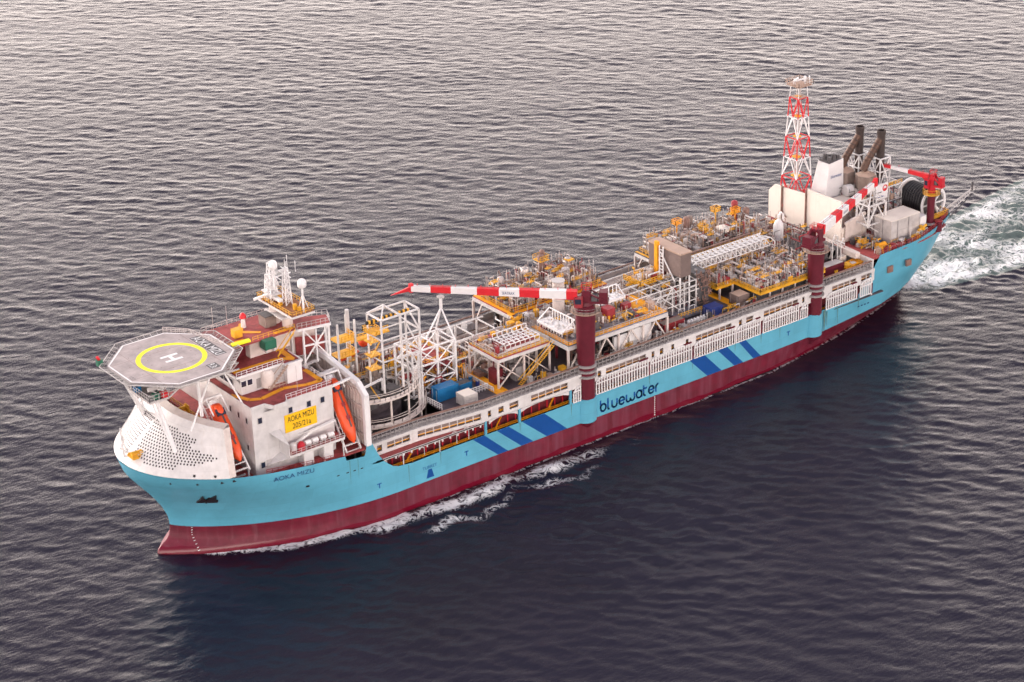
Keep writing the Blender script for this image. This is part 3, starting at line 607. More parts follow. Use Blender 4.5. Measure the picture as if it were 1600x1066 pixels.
# ---------------------------------------------------------------- accommodation block
ac = thing('accommodation_block', 'white slab-sided accommodation block with red roof and yellow name board', 'building', (34.5, 0, 20))
ob('wall', MB().box(24, 45, -16.5, 16.5, 20.02, 36.3), 'white', ac)
mb = MB().box(24.15, 44.85, -16.35, 16.35, 36.3, 36.42); mb.prism([(27.6, -16.5, 36.3), (32.6, -16.5, 36.3), (31.6, -18.6, 36.3), (28.6, -18.6, 36.3)], (0, 0, .1)); ob('roof', mb, 'deckred', ac)
mb = MB(); mb.prism([(26.9, -16.55, 35.1), (33.2, -16.55, 35.1), (31.8, -18.8, 36.2), (28.4, -18.8, 36.2)], (0, 0, .12)); 
for a, b_ in (((24, -16.5), (27.4, -16.5)), ((27.4, -16.5), (28.4, -18.75)), ((28.4, -18.75), (31.8, -18.75)), ((31.8, -18.75), (33.0, -16.5))):
    mb.bar((a[0], a[1], 36.75), (b_[0], b_[1], 36.75), .2, 1.0)
mb.bar((24.05, -16.5, 36.7), (24.05, 16.5, 36.7), .2, .6)
ob('roof_parapet', mb, 'white', ac)
mb = MB(); mb.rail([(33, -16.4, 36.4), (45, -16.4, 36.4), (45, 16, 36.4)], 1.15, 1.4, .08); ob('handrail', mb, 'cleanwhite', ac)
mb = MB()
for pts in ([(24.6, -6.5), (26.6, -11.4), (29, -12.6), (35.5, -11.2), (40.5, -13.0), (44.2, -13.2), (44.4, -6)],):
    for a, b_ in zip(pts, pts[1:]): mb.bar((a[0], a[1], 36.45), (b_[0], b_[1], 36.45), 1.25, .05)
ob('walkway', mb, 'orange', ac)
for x, z in ((25.9, 33.5), (33.8, 33.6), (38.6, 33.6), (42.2, 33.5), (25.8, 22.5), (29.9, 22.6)):
    f = ob('window', MB().box(x - .62, x + .62, -16.62, -16.52, z - .8, z + .8), 'lgrey', ac); ob('pane', MB().box(x - .48, x + .48, -16.66, -16.625, z - .66, z + .66), 'glass', f)
for y, z in ((-7.3, 33.6), (-10.8, 33.4), (-14.2, 33.2), (-14, 26.5)):
    f = ob('window', MB().box(23.88, 23.98, y - .4, y + .4, z - .75, z + .75), 'lgrey', ac); ob('pane', MB().box(23.84, 23.875, y - .28, y + .28, z - .6, z + .6), 'glass', f)
sg = ob('name_board', MB().box(32.1, 40.4, -16.68, -16.53, 28.35, 32.65), 'signyellow', ac)
text(sg, 'board_lettering', 'AOKA MIZU', (32.8, -16.70, 30.8), (1, 0, 0), (0, 0, 1), 1.35, 'black', width=6.9)
text(sg, 'board_lettering', '205/21a', (34.0, -16.70, 28.9), (1, 0, 0), (0, 0, 1), 1.3, 'black', width=4.8)
mb = MB().box(30.5, 45, -20.5, -16.5, 24.3, 24.6); ob('balcony', mb, 'deckred', ac)
mb = MB(); mb.bar((30.5, -20.55, 24.45), (45, -20.55, 24.45), .15, .55); mb.prism([(30.4, -16.5, 24.2), (30.4, -20.6, 24.2), (30.4, -20.6, 27.4), (30.4, -16.5, 29.8)], (.2, 0, 0)); mb.prism([(28, -16.5, 29.7), (30.4, -20.6, 27.3), (30.6, -20.6, 27.3), (30.6, -16.5, 29.7)], (0, 0, .15)); mb.prism([(26.2, -16.5, 22), (30.5, -20.5, 24.2), (30.5, -16.5, 24.2)], (0, 0, .1))
mb.rail([(31, -20.5, 24.6), (45, -20.5, 24.6)], 1.1, 1.3, .08)
for x in (34.3, 39.5, 44.6): mb.bar((x, -20.3, 20), (x, -20.3, 24.3), .25)
ob('balcony_edge', mb, 'white', ac)
mb = MB().box(35, 37.4, -19.2, -16.6, 20.02, 23.6); mb.box(40.2, 42.6, -19.2, -16.6, 20.02, 23.8); obs('deck_locker', mb, 'cleanwhite', ac)
mb = MB().box(26.9, 27.9, -16.75, -16.52, 21.8, 23.3); mb.box(31.2, 32.2, -16.75, -16.52, 21.8, 23.3); obs('vent_cover', mb, 'lgrey', ac)
mb = MB(); mb.box(43, 45, 14, 16.6, 36.4, 41); mb.box(41.5, 44, 9, 13, 36.4, 40); ob('roof_casing', mb, 'white', ac)
# things on the balcony
for i, (x, lb) in enumerate(((36.3, 'white life raft canister nearest the bow on the balcony'), (38.2, 'second life raft canister from the bow on the balcony'), (40.3, 'third life raft canister from the bow on the balcony'), (42.4, 'life raft canister at the aft end of the balcony'))):
    t_ = thing('life_raft', lb, 'life raft', (x, -18.6, 24.6), 'life raft canisters on the balcony')
    ob('canister', MB().lathe((x - .85, -18.9, 25.6), [(.3, 0), (.6, .12), (.6, 1.5), (.3, 1.65)], 12, axis=(1, 0, 0)), 'cleanwhite', t_, True); ob('cradle', MB().box(x - .6, x - .4, -19.3, -18.3, 24.6, 25.2).box(x + .3, x + .5, -19.3, -18.3, 24.6, 25.2), 'grey', t_)
t_ = thing('fire_box', 'bright red rounded locker on the balcony beside the life rafts', 'locker', (34.3, -19.2, 24.6)); ob('body', MB().lathe((34.3, -19.3, 24.6), [(.9, 0), (.9, 1.3), (.5, 1.9), (.05, 2.1)], 10), 'cranelight', t_)
t_ = thing('stores_davit', 'white slanting provision crane lying along the balcony', 'davit', (33.0, -18.6, 24.6))
ob('post', MB().lathe((33.0, -18.2, 24.6), [(.8, 0), (.8, 1.4), (.5, 1.6)], 12), 'cleanwhite', t_); mb = MB(); mb.bar((33.2, -18, 25.6), (38.2, -17.6, 27.3), .5); mb.bar((38.2, -17.6, 27.3), (44.6, -17.6, 27.9), .35); mb.bar((35, -17.4, 27.2), (44.4, -17.4, 28.2), .12); ob('jib', mb, 'cleanwhite', t_)
# wheelhouse
wh = thing('wheelhouse', 'white wheelhouse with wrap-round dark windows in the shadow of the helideck', 'deckhouse', (31, 0, 36.4))
mb = MB().prism([(26.4, -8.4, 36.45), (37.5, -8.4, 36.45), (37.5, 11, 36.45), (26.4, 11, 36.45)], (0, 0, 4.6)); mb.prism([(26.4, -8.4, 36.6), (25.6, -7.2, 38), (25.6, 10, 38), (26.4, 11, 36.6)], (0, 0, 2.6)); ob('wall', mb, 'white', wh)
mb = MB().box(25.3, 42.0, -8.7, 11.2, 41.05, 41.25); ob('roof', mb, 'deckred', wh)
mb = MB(); 
for a, b_ in (((25.2, -8.8), (37.4, -8.8)), ((25.2, -8.8), (25.2, 11.3)), ((37.4, -10.1), (41.6, -10.1)), ((41.6, -10.1), (41.6, -4))): mb.bar((a[0], a[1], 41.15), (b_[0], b_[1], 41.15), .3, .5)
ob('roof_edge', mb, 'cleanwhite', wh)
mb = MB(); mb.bar((26, -6, 41.3), (37.5, -6.2, 41.3), 1.3, .06); mb.bar((37.5, -6.2, 41.31), (40.5, -8.6, 41.31), 1.3, .06); mb.bar((40, -8.5, 41.3), (40.6, -2, 41.3), 1.4, .06); ob('roof_walkway', mb, 'orange', wh)
mb = MB(); mb.rail([(25.4, -8.6, 41.25), (37.4, -8.6, 41.25)], 1.1, 1.3, .09); ob('handrail', mb, 'cleanwhite', wh)
for x in (27.1, 28.7): 
    f = ob('window', MB().box(x - .75, x + .75, -8.52, -8.42, 38.3, 39.9), 'cleanwhite', wh); ob('pane', MB().box(x - .6, x + .6, -8.57, -8.525, 38.45, 39.75), 'glass', f)
for i in range(8):
    y = -5.8 + i * 2.1; f = ob('window', MB().box(25.42, 25.58, y - .9, y + .9, 38.5, 40.1), 'lgrey', wh); ob('pane', MB().box(25.36, 25.41, y - .75, y + .75, 38.65, 39.95), 'glass', f)
ob('door', MB().box(30.4, 31.4, -8.52, -8.42, 37, 39.3), 'grey', wh)
mb = MB().lathe((33, -8.9, 37), [(1.5, 0), (1.5, 3.2), (.9, 4.0)], 14); ob('vent_trunk', mb, 'pinkwhite', wh, True)
mb = MB().box(37.5, 41.4, -10, -3, 36.45, 41.0); ob('stair_house', mb, 'cleanwhite', wh)
mb = MB(); 
for k in range(9): z = 36.6 + k * .5; x = 32.5 + k * .55; mb.box(x, x + .5, -10.6, -9.6, z, z + .08)
mb.bar((32.4, -10.6, 36.9), (37.5, -10.6, 41.4), .5, .12); mb.bar((32.4, -9.5, 37.9), (37.5, -9.5, 42.3), .12); mb.bar((31.6, -11.6, 37.6), (36.2, -11.6, 37.6), .1); mb.rail([(31.6, -11.6, 37.2), (36.2, -11.6, 37.2)], 1, 1, .1); ob('stair', mb, 'tan', wh)
# upper deckhouse
ud = thing('upper_deckhouse', 'red-roofed upper deckhouse with orange walkway abaft the helideck', 'deckhouse', (36, 2, 41.3))
ob('wall', MB().box(33, 43.5, -2, 8, 41.27, 45.6), 'pinkwhite', ud); ob('under_wall', MB().box(27, 33, 0, 8, 41.27, 45.6), 'darkred', ud)
ob('roof', MB().box(26.5, 44, -3.8, 8.3, 45.6, 46), 'deckred', ud)
mb = MB(); mb.bar((36, 6.5, 46.05), (33.5, 2.5, 46.05), 1.1, .06); mb.bar((33.5, 2.5, 46.06), (37, -.5, 46.06), 1.1, .06); mb.bar((27, -1.8, 46.05), (32, -1.6, 46.05), 1.3, .06); mb.bar((39, -3, 46.05), (44, -3, 46.05), 1.1, .06); ob('roof_marking', mb, 'orange', ud)
mb = MB(); mb.rail([(26.6, 8.2, 46), (44, 8.2, 46)], 1.1, 1.3, .09); ob('handrail', mb, 'pipe', ud)
mb = MB(); mb.rail([(33, -3.7, 46), (44, -3.7, 46)], 1.1, 1.3, .09); mb.bar((38, -5.5, 41.4), (42.6, -5.5, 46), .5, .12); mb.bar((38, -6.2, 42.4), (42.6, -6.2, 47), .12); mb.bar((38, -4.9, 42.4), (42.6, -4.9, 47), .12); ob('stair', mb, 'yellow', ud)
def simple(name, label, cat, c, parts, grp=None):
    t_ = thing(name, label, cat, c, grp)
    for pn, mb_, mt, sm_ in parts: ob(pn, mb_, mt, t_, sm_)
    return t_
simple('green_locker', 'dark green box on a bracket at the port edge of the upper roof', 'box', (36.5, -4.3, 43.6), [('body', MB().box(35.0, 37.9, -5.6, -3.0, 43.8, 45.9), 'green', False), ('bracket', MB().box(35.3, 35.6, -5.4, -3, 43, 43.8).box(37.3, 37.6, -5.4, -3, 43, 43.8), 'white', False)])
simple('yellow_locker', 'yellow box with a slanting yellow chute on the upper roof beside the helideck', 'box', (31, -1, 46), [('body', MB().box(30.6, 32.6, 0, 1.8, 46.05, 48), 'yellow', False), ('chute', MB().bar((28.0, -3.0, 46.4), (32.4, -3.4, 46.5), 1.1, .5), 'ringyellow', False)])
simple('grey_housing', 'brown-grey roof plant box at the foot of the communications mast', 'plant box', (40, 2, 46), [('body', MB().box(39, 41.8, .5, 3.6, 46.05, 48.6), 'housing', False), ('cap', MB().box(38.9, 41.9, .4, 3.7, 48.6, 48.8), 'dgrey', False)])
simple('red_capped_post', 'white post with a red domed cap on the upper roof', 'beacon', (35.5, 4.5, 46), [('post', MB().lathe((35.5, 4.5, 46), [(.6, 0), (.5, 1.6), (.4, 2.4)], 10), 'cleanwhite', True), ('cap', MB().lathe((35.5, 4.5, 48.3), [(.75, 0), (.8, .5), (.5, 1.1), (.1, 1.3)], 12), 'boomred', True)])
for i, (x, y, h, lb) in enumerate(((28, 5, 7, 'tall thin whip aerial nearest the helideck'), (33, 7.5, 5, 'thin whip aerial behind the red capped post'), (37.5, -14, 6, 'thin whip aerial standing on the port roof rail'), (44.5, 7, 4, 'short whip aerial aft of the mast'))):
    z = 36.4 if y == -14 else 46; ob_ = ob('whip_aerial', MB().bar((x, y, z), (x, y, z + h), .1, n=5), 'pipe'); tag(ob_, lb, 'aerial', 'whip aerials on the roofs')
# communications mast
ms = thing('communications_mast', 'white twin-column mast with red platform and lattice top behind the helideck', 'mast', (43, 0, 46))
mb = MB(); mb.lathe((42.6, 2.4, 46), [(1.25, 0), (1.15, 5)], 14); mb.lathe((43.7, -1.2, 46), [(1.25, 0), (1.15, 5)], 14); obs('column', mb, 'pinkwhite', ms, True)
mb = MB().box(41, 47, -8, 7, 50.8, 51.1); ob('platform', mb, 'rust', ms)
mb = MB(); mb.bar((41, -8, 50.8), (41, 7, 50.8), .25, .5); mb.bar((41, -8, 50.8), (47, -8, 50.8), .25, .5); mb.box(41.2, 44.5, -3, 4.5, 48.6, 48.9); mb.box(41.4, 44, 1, 5.5, 53.0, 53.3); mb.box(41.8, 43.8, 1.5, 4.5, 55.0, 55.2); ob('stage', mb, 'white', ms)
mb = MB(); mb.rail([(41, -8, 51.1), (47, -8, 51.1), (47, 7, 51.1), (41, 7, 51.1), (41, -8, 51.1)], 1.1, 1.2, .09); ob('handrail', mb, 'yellow', ms)
mb = MB()
for (cx_, cy_, zb, zt_, w0_, w1_) in ((42.6, 2.8, 51.1, 60.5, 1.0, .5), (44.2, -1.0, 51.1, 60.0, .8, .42), (42.8, 4.6, 51, 57, .8, .4)):
    n = 6
    for k in range(n):
        a = k / n; c = (k + 1) / n; ra = w0_ + (w1_ - w0_) * a; rb = w0_ + (w1_ - w0_) * c; za = zb + (zt_ - zb) * a; zc = zb + (zt_ - zb) * c
        A = [(cx_ + sx * ra, cy_ + sy * ra, za) for sx, sy in ((-1, -1), (1, -1), (1, 1), (-1, 1))]; B_ = [(cx_ + sx * rb, cy_ + sy * rb, zc) for sx, sy in ((-1, -1), (1, -1), (1, 1), (-1, 1))]
        for q in range(4): mb.bar(A[q], B_[q], .2); mb.bar(A[q], B_[(q + 1) % 4], .12); mb.bar(B_[q], B_[(q + 1) % 4], .12)
for y, z, l in ((-1, 58.5, 2.6), (-1, 59.8, 1.6), (3, 56.5, 2.2), (4.6, 55, 2.0)): mb.bar((44 - l, y, z), (44 + l * .6, y, z), .22); mb.bar((44, y - l, z), (44, y + l, z), .18)
for k in range(7): x = 41.5 + k * .9; mb.bar((x, -1 + (k % 3), 58.3), (x, -1 + (k % 3), 61.0 + (k % 2)), .09)
ob('lattice', mb, 'cleanwhite', ms)
mb = MB(); mb.bar((39.5, 6, 51.2), (43, 3, 53), .5); mb.bar((42.5, -1, 52.4), (42.5, 5.2, 52.4), .9, .7); ob('radar_scanner', mb, 'cleanwhite', ms)
mb = MB()
for k in range(6): x, y = 42 + rnd.random() * 4.5, -7 + rnd.random() * 12; mb.box(x, x + .7, y, y + .7, 51.1, 51.9 + rnd.random())
obs('lamp_box', mb, 'yellow', ms)
def dome(label, c, zb, r_, zc):
    t_ = thing('satellite_dome', label, 'satellite dome', (c[0], c[1], zb), 'white satellite domes')
    mb = MB().bar((c[0], c[1], zb), (c[0], c[1], zc - r_), .55, n=8, r2=.22)
    for k in range(3): a = k * 2.1; mb.bar((c[0] + 1.3 * math.cos(a), c[1] + 1.3 * math.sin(a), zb), (c[0], c[1], zb + (zc - zb) * .6), .16)
    ob('pole', mb, 'cleanwhite', t_); mb = MB().lathe((c[0], c[1], zc - r_), [(r_ * .75, 0), (r_, .35), (r_ * 1.02, r_), (r_ * .8, r_ * 1.62), (r_ * .4, r_ * 1.92), (.02, r_ * 2)], 18); ob('radome', mb, 'cleanwhite', t_, True)
dome('higher of the two white domes on the lattice mast', (42.3, 1.0), 55, 1.0, 60.7)
dome('lower white dome on its own pole aft of the mast', (45.2, -6.2), 51.1, 1.05, 57.7)
# ---------------------------------------------------------------- helideck
HX, HZ, HR = 14.4, 46.4, 14.1
hd = thing('helideck', 'octagonal grey-pink helideck with yellow ring and white H above the bow', 'helideck', (HX, 0, HZ))
oc = [(HX + HR * math.cos(RAD(22.5 + 45 * i)), HR * math.sin(RAD(22.5 + 45 * i))) for i in range(8)]
ob('deck_plate', MB().prism([(x, y, HZ - .5) for x, y in oc], (0, 0, .5)), 'heli', hd)
def ring(pts, z, wd, mb):
    n = len(pts)
    for i in range(n): mb.bar((*pts[i], z), (*pts[(i + 1) % n], z), wd, .01)
    return mb
o2 = [(HX + (HR - .35) * math.cos(RAD(22.5 + 45 * i)), (HR - .35) * math.sin(RAD(22.5 + 45 * i))) for i in range(8)]
ob('edge_line', ring(o2, HZ + .006, .34, MB()), 'cleanwhite', hd)
mb = MB(); n = 72; r0, r1 = 6.75, 7.85
for i in range(n): a, b_ = 2 * math.pi * i / n, 2 * math.pi * (i + 1) / n; mb.add([(HX + r0 * math.cos(a), r0 * math.sin(a), HZ + .008), (HX + r1 * math.cos(a), r1 * math.sin(a), HZ + .008), (HX + r1 * math.cos(b_), r1 * math.sin(b_), HZ + .008), (HX + r0 * math.cos(b_), r0 * math.sin(b_), HZ + .008)], [(0, 1, 2, 3)])
ob('landing_ring', mb, 'ringyellow', hd)
mb = MB(); z = HZ + .012
for y in (-1.25, 1.25): mb.box(HX - 2.1, HX + 2.1, y - .42, y + .42, z, z + .01)
mb.box(HX - .42, HX + .42, -.83, .83, z, z + .01)
ob('landing_h', mb, 'cleanwhite', hd)
ob('name_panel', MB().box(22.5, 25.2, -5.6, 6.4, HZ + .004, HZ + .012), 'dgrey', hd)
text(hd, 'deck_name', 'AOKA MIZU', (22.75, 6.1, HZ + .02), (0, -1, 0), (1, 0, 0), 2.2, 'cleanwhite', width=11.4, thick=.002)
ob('number_panel', MB().box(18.2, 20.6, -10.9, -8.3, HZ + .004, HZ + .012), 'dgrey', hd)
text(hd, 'deck_number', '9.3t', (18.5, -8.5, HZ + .02), (0, -1, 0), (1, 0, 0), 1.7, 'cleanwhite', width=2.2, thick=.002)
text(hd, 'deck_number', 'D21', (3.1, -4.6, HZ + .01), (0, 1, 0), (-1, 0, 0), .9, 'dgrey', width=1.8, thick=.002)
mb = MB()
for yy in (-4.6, 4.6): mb.box(HX - 12.2, HX + 12.2, yy - .04, yy + .04, HZ + .003, HZ + .005)
for xx in (6.5, 22.0): mb.box(xx - .04, xx + .04, -12, 12, HZ + .003, HZ + .005)
ob('deck_seam', mb, 'brownpipe', hd)
mb = MB()
for i in range(24): a = i * .2618 + .1; rr_ = (5.2, 9.6)[i % 2]; mb.lathe((HX + rr_ * math.cos(a), rr_ * math.sin(a), HZ), [(.13, 0), (.13, .02)], 8)
obs('tie_down', mb, 'brownpipe', hd)
mb = MB(); ot = [(HX + (HR + 1.7) * math.cos(RAD(22.5 + 45 * i)), (HR + 1.7) * math.sin(RAD(22.5 + 45 * i))) for i in range(8)]
for i in range(8):
    a, b_ = oc[i], oc[(i + 1) % 8]; c, d = ot[i], ot[(i + 1) % 8]; mb.bar((*c, HZ + .1), (*d, HZ + .1), .14); mb.bar((*a, HZ - .35), (*b_, HZ - .35), .25, .5)
    m1 = [(a[0] + c[0]) / 2, (a[1] + c[1]) / 2]; m2 = [(b_[0] + d[0]) / 2, (b_[1] + d[1]) / 2]; mb.bar((*m1, HZ - .15), (*m2, HZ - .15), .05)
    for k in range(8):
        t_ = k / 7.0; p0 = (a[0] + (b_[0] - a[0]) * t_, a[1] + (b_[1] - a[1]) * t_, HZ - .35); p1 = (c[0] + (d[0] - c[0]) * t_, c[1] + (d[1] - c[1]) * t_, HZ + .1); mb.bar(p0, p1, .12)
ob('net_frame', mb, 'lgrey', hd)
# fine mesh of the safety net
mb = MB()
for i in range(8):
    a, b_, c, d = [Vector((*q, 0)) for q in (oc[i], oc[(i + 1) % 8], ot[i], ot[(i + 1) % 8])]
    for k in range(1, 28):
        t_ = k / 28; p0 = a.lerp(b_, t_); p1 = c.lerp(d, t_); p0.z = HZ - .3; p1.z = HZ + .08; mb.bar(p0, p1, .035)
    for k in range(1, 4):
        t_ = k / 4; p0 = a.lerp(c, t_); p1 = b_.lerp(d, t_); p0.z = p1.z = HZ - .3 + .38 * t_; mb.bar(p0, p1, .035)
ob('safety_net', mb, 'grey', hd)
mb = MB()
for y in (-9, -4.5, 0, 4.5, 9): mb.bar((HX - 11, y, HZ - 1.1), (HX + 11, y, HZ - 1.1), .35, .9)
for x in (6, 11, 17, 23): mb.bar((x, -11, HZ - 1.0), (x, 11, HZ - 1.0), .3, .8)
for y in (-9, 0, 9):
    for k in range(5): x = 4 + k * 4.4; mb.bar((x, y, HZ - 1.4), (x + 2.2, y, HZ - 3.0), .2); mb.bar((x + 2.2, y, HZ - 3.0), (x + 4.4, y, HZ - 1.4), .2)
    mb.bar((4, y, HZ - 3.0), (26, y, HZ - 3.0), .3)
ob('girder', mb, 'lgrey', hd)
mb = MB()
for a, b_, d in (((5.6, -7.2, 43.2), (6.9, -12.2, 30.4), 1.0), ((4.2, -7.6, 43.2), (6.7, -12.0, 30.6), .45), ((3.8, 2.4, 43.0), (8.8, 5.2, 32.6), 1.1), ((6.4, 1.4, 43.0), (9.2, 5.6, 32.6), .5), ((15.5, -9.0, 44.5), (15.8, -9.0, 35), .8), ((18.5, -10.0, 45), (11.0, -12.4, 34.2), .4), ((22, -9, 44), (24.4, -12, 36.6), .4), ((24, 9, 44), (24.4, 9, 36.6), .6), ((16, 9, 44), (16, 9, 34), .8)):
    mb.bar(a, b_, d, n=10)
obs('support_leg', mb, 'cleanwhite', hd, eps=.0)
lp = ob('access_platform', MB().box(3.0, 7.6, -10.2, -1.0, 42.4, 42.7), 'grey', hd)
mb = MB(); mb.rail([(7.6, -10.2, 42.7), (3.0, -10.2, 42.7), (3.0, -1, 42.7), (7.6, -1, 42.7)], 1.6, 1.2, .1); mb.bar((3, -10.2, 42.6), (3, -1, 42.6), .2, .5); mb.bar((3, -10.2, 42.6), (7.6, -10.2, 42.6), .2, .5); mb.bar((7.6, -10.2, 42.6), (11, -11, 45.2), .3); ob('platform_rail', mb, 'lgrey', lp)
for nm, lb, mt, x, y in (('foam_locker', 'small green locker on the platform under the helideck', 'green', 5.2, -9.0), ('foam_locker', 'small red locker on the platform under the helideck', 'boomred', 7.0, -9.4), ('foam_locker', 'light blue tank on the platform under the helideck', 'bluebox', 3.8, -3.2)):
    simple(nm, lb, 'locker', (x, y, 42.7), [('body', MB().box(x - .7, x + .7, y - .6, y + .6, 42.7, 43.9), mt, False), ('lid', MB().box(x - .75, x + .75, y - .65, y + .65, 43.9, 44.0), mt, False)])
simple('fire_monitor', 'green and red deck monitor on the forward corner of the helideck', 'monitor', (.6, 7.8, 46), [('pedestal', MB().box(.2, 1.4, 7.2, 8.4, 45.9, 47.3), 'green', False), ('nozzle', MB().bar((.8, 7.8, 47.2), (.2, 7.4, 48.2), .7, n=8), 'boomred', False)])
mb = MB(); mb.rail([(26.6, -2, 46), (24, 9.5, 46), (20, 14, 46)], 1.3, 1.0, .12, 3); ob('access_stair', mb, 'pipe', hd)
# ---------------------------------------------------------------- lifeboats on their launching rails
def lifeboat(label, a, b_, rl):
    A, B_ = Vector(a), Vector(b_); d = (B_ - A); L_ = d.length; d.normalize()
    t_ = thing('lifeboat', label, 'lifeboat', tuple((A + B_) / 2), 'free-fall lifeboats on the port side')
    prof = [(.7, 0), (1.35, .5), (1.65, L_ * .2), (1.75, L_ * .55), (1.5, L_ * .78), (.9, L_ * .93), (.15, L_)]
    ob('hull', MB().lathe(A, prof, 18, axis=d), 'boat', t_, True)
    up = d.cross(Vector((1, 0, 0))).normalized()
    if up.z < 0: up = -up
    c = A + d * 1.9 + up * 1.35; ob('cockpit', MB().lathe(c - d * 1.0, [(.75, 0), (.95, .3), (.95, 1.7), (.6, 2.2)], 10, axis=d), 'boat', t_, True)
    ob('cockpit_window', MB().bar(c + up * .2 - d * .1, c + up * .2 + d * 1.5, 2.0, .75), 'glass', t_)
    ob('rubbing_strip', MB().bar(A + d * 3 + up * 1.72, B_ - d * 3.6 + up * 1.68, .35, .12), 'dgrey', t_)
    for k_, q_ in enumerate((.42, .62)):
        hc = A.lerp(B_, q_) + up * 1.66; ob('hatch', MB().bar(hc - d * .45, hc + d * .45, .9, .22), 'redbox', t_)
    ob('grab_line', MB().bar(A + d * 1.5 - up * .1 + Vector((0, 0, 0)) + d.cross(up) * 1.66, B_ - d * 3 - up * .1 + d.cross(up) * 1.74, .12), 'cleanwhite', t_)
    ob('stern_fitting', MB().lathe(A - d * .9, [(.5, 0), (.9, .3), (.9, 1.1)], 10, axis=d), 'cleanwhite', t_)
    # launching frame
    f = thing('lifeboat_ramp', rl, 'launching ramp', (a[0], a[1], 22), 'lifeboat launching ramps')
    mb = MB()
    for sx in (-1.9, 1.9):
        o_ = Vector((sx, 0, 0)) - up * 1.5; mb.bar(A + o_ - d * 1.5, B_ + o_ + d * 2.2, .32, .5); mb.bar(A + o_ + up * 3 - d * 1.2, A + o_ - d * 1.2, .3); mb.bar(A + o_ + up * 3 - d * 1.2, A + o_ + up * 3 + d * 3, .25)
    for k in range(8): q = A.lerp(B_, k / 7) - up * 1.6; mb.bar(q - Vector((1.9, 0, 0)), q + Vector((1.9, 0, 0)), .22)
    q = A + up * 1.6 - d * 1.2; mb.bar(q - Vector((1.9, 0, 0)), q + Vector((1.9, 0, 0)), .35)
    ob('rail_frame', mb, 'cleanwhite', f)
    mb = MB(); q = B_ + d * 1.5 - up * 1.5
    mb.bar(q - Vector((1.9, 0, 0)), q + Vector((1.9, 0, 0)), .5, n=8); mb.bar(q + Vector((-1.8, 0, 0)), (a[0] - 1.8, q.y - .4, 20.2), .35); mb.bar(q + Vector((1.8, 0, 0)), (a[0] + 1.8, q.y - .4, 20.2), .35); mb.bar((a[0] - 1.8, q.y + 1, 21.2), (a[0] + 1.8, q.y + 1, 21.2), .35)
    ob('foot', mb, 'lgrey', f)
lifeboat('orange free-fall lifeboat between the whaleback and the accommodation block', (20, -6.9, 35.8), (20.2, -16.6, 25.4), 'white launching ramp under the forward orange lifeboat')
lifeboat('orange free-fall lifeboat in front of the ribbed wind wall', (47.6, -11.6, 35.2), (47.8, -19.9, 22.0), 'white launching ramp under the lifeboat by the wind wall')
# ---------------------------------------------------------------- wind wall with its white portal beam
ww = thing('wind_wall', 'ribbed pinkish wind wall with a thick white cranked edge beam abaft the block', 'wall', (51.3, -12, 20))
prf = [(-21, 21.6), (-21, 32.9), (-17.9, 35.2), (-5.7, 37.0), (6, 37.2), (6, 19), (-20.4, 19)]
ob('panel', MB().prism([(51.4, y, z) for y, z in prf], (.25, 0, 0)), 'pinkwhite', ww)
mb = MB()
for k in range(22): y = -20.2 + k * 1.2; mb.box(51.15, 51.4, y - .06, y + .06, 19, I_(y, [(-21, 32.6), (-17.9, 34.9), (-5.7, 36.8), (6, 37)]))
for z in (22.5, 26, 29.5, 33): mb.box(50.95, 51.2, -20.4, 6, z, z + .3)
ob('stiffener', mb, 'pinkwhite', ww)
mb = MB(); P_ = [(-21, 20.6), (-21, 32.9), (-17.9, 35.4), (-5.7, 37.3), (6, 37.5)]
for (y0, z0_), (y1, z1_) in zip(P_, P_[1:]): mb.bar((51.0, y0, z0_), (51.0, y1, z1_), 1.1, 1.3) if y0 != y1 else mb.box(50.4, 51.75, y0 - .05, y0 + .95, z0_, z1_ + .3)
ob('edge_beam', mb, 'cleanwhite', ww)
mb = MB()
for y in (-16.0, -9.5, -3): mb.bar((45, y, 35.6), (50.5, y, 36.2), .5)
for y in (-13, -6): mb.bar((45, y, 33.5), (50.5, y, 34.4), .35); 
ob('strut', mb, 'cleanwhite', ww)
cs = thing('engine_casing', 'tangle of white piping and dark casing between the block and wind wall', 'machinery', (47.5, 0, 20))
ob('casing', MB().box(45.1, 50.6, -7, 15, 20, 33), 'dgrey', cs)
mb = MB()
for k in range(46):
    x, y, z = 45.5 + rnd.random() * 5, -9 + rnd.random() * 22, 32.5 + rnd.random() * 2.5; d = rnd.choice(((2.2, 0, 0), (0, 3, 0), (0, 0, -2), (0, 3, 1.5))); mb.bar((x, y, z), (min(50.6, x + d[0]), y + d[1], z + d[2]), .25 + .2 * rnd.random(), n=6)
ob('pipework', mb, 'pipe', cs)
# truss-legged platform aft of the mast
tp = thing('aft_platform', 'red-decked platform on white truss legs abaft the upper deckhouse', 'platform', (49, -3, 36.4))
ob('deck', MB().prism([(44, -4.6, 45.9), (51.8, -6.2, 45.9), (53.4, -2.2, 45.9), (45.5, 1.6, 45.9)], (0, 0, .35)), 'deckred', tp)
mb = MB(); cz = [(44, -4.8), (51.8, -6.4), (53.6, -2.2), (45.5, 1.8)]
for i in range(4): mb.bar((*cz[i], 45.8), (*cz[(i + 1) % 4], 45.8), .35, .6)
for x, y in ((45.4, -4.9), (51.4, -6.1), (53, -2.2), (46, 1.4)): mb.bar((x, y, 36), (x, y, 45.8), .4)
mb.bar((45.4, -4.9, 45.6), (51.4, -6.1, 37.6), .28); mb.bar((51.4, -6.1, 45.6), (45.4, -4.9, 37.6), .28); mb.bar((45.4, -4.9, 41.6), (51.4, -6.1, 41.6), .35); mb.bar((48.4, -5.5, 37), (48.4, -5.5, 45.6), .28)
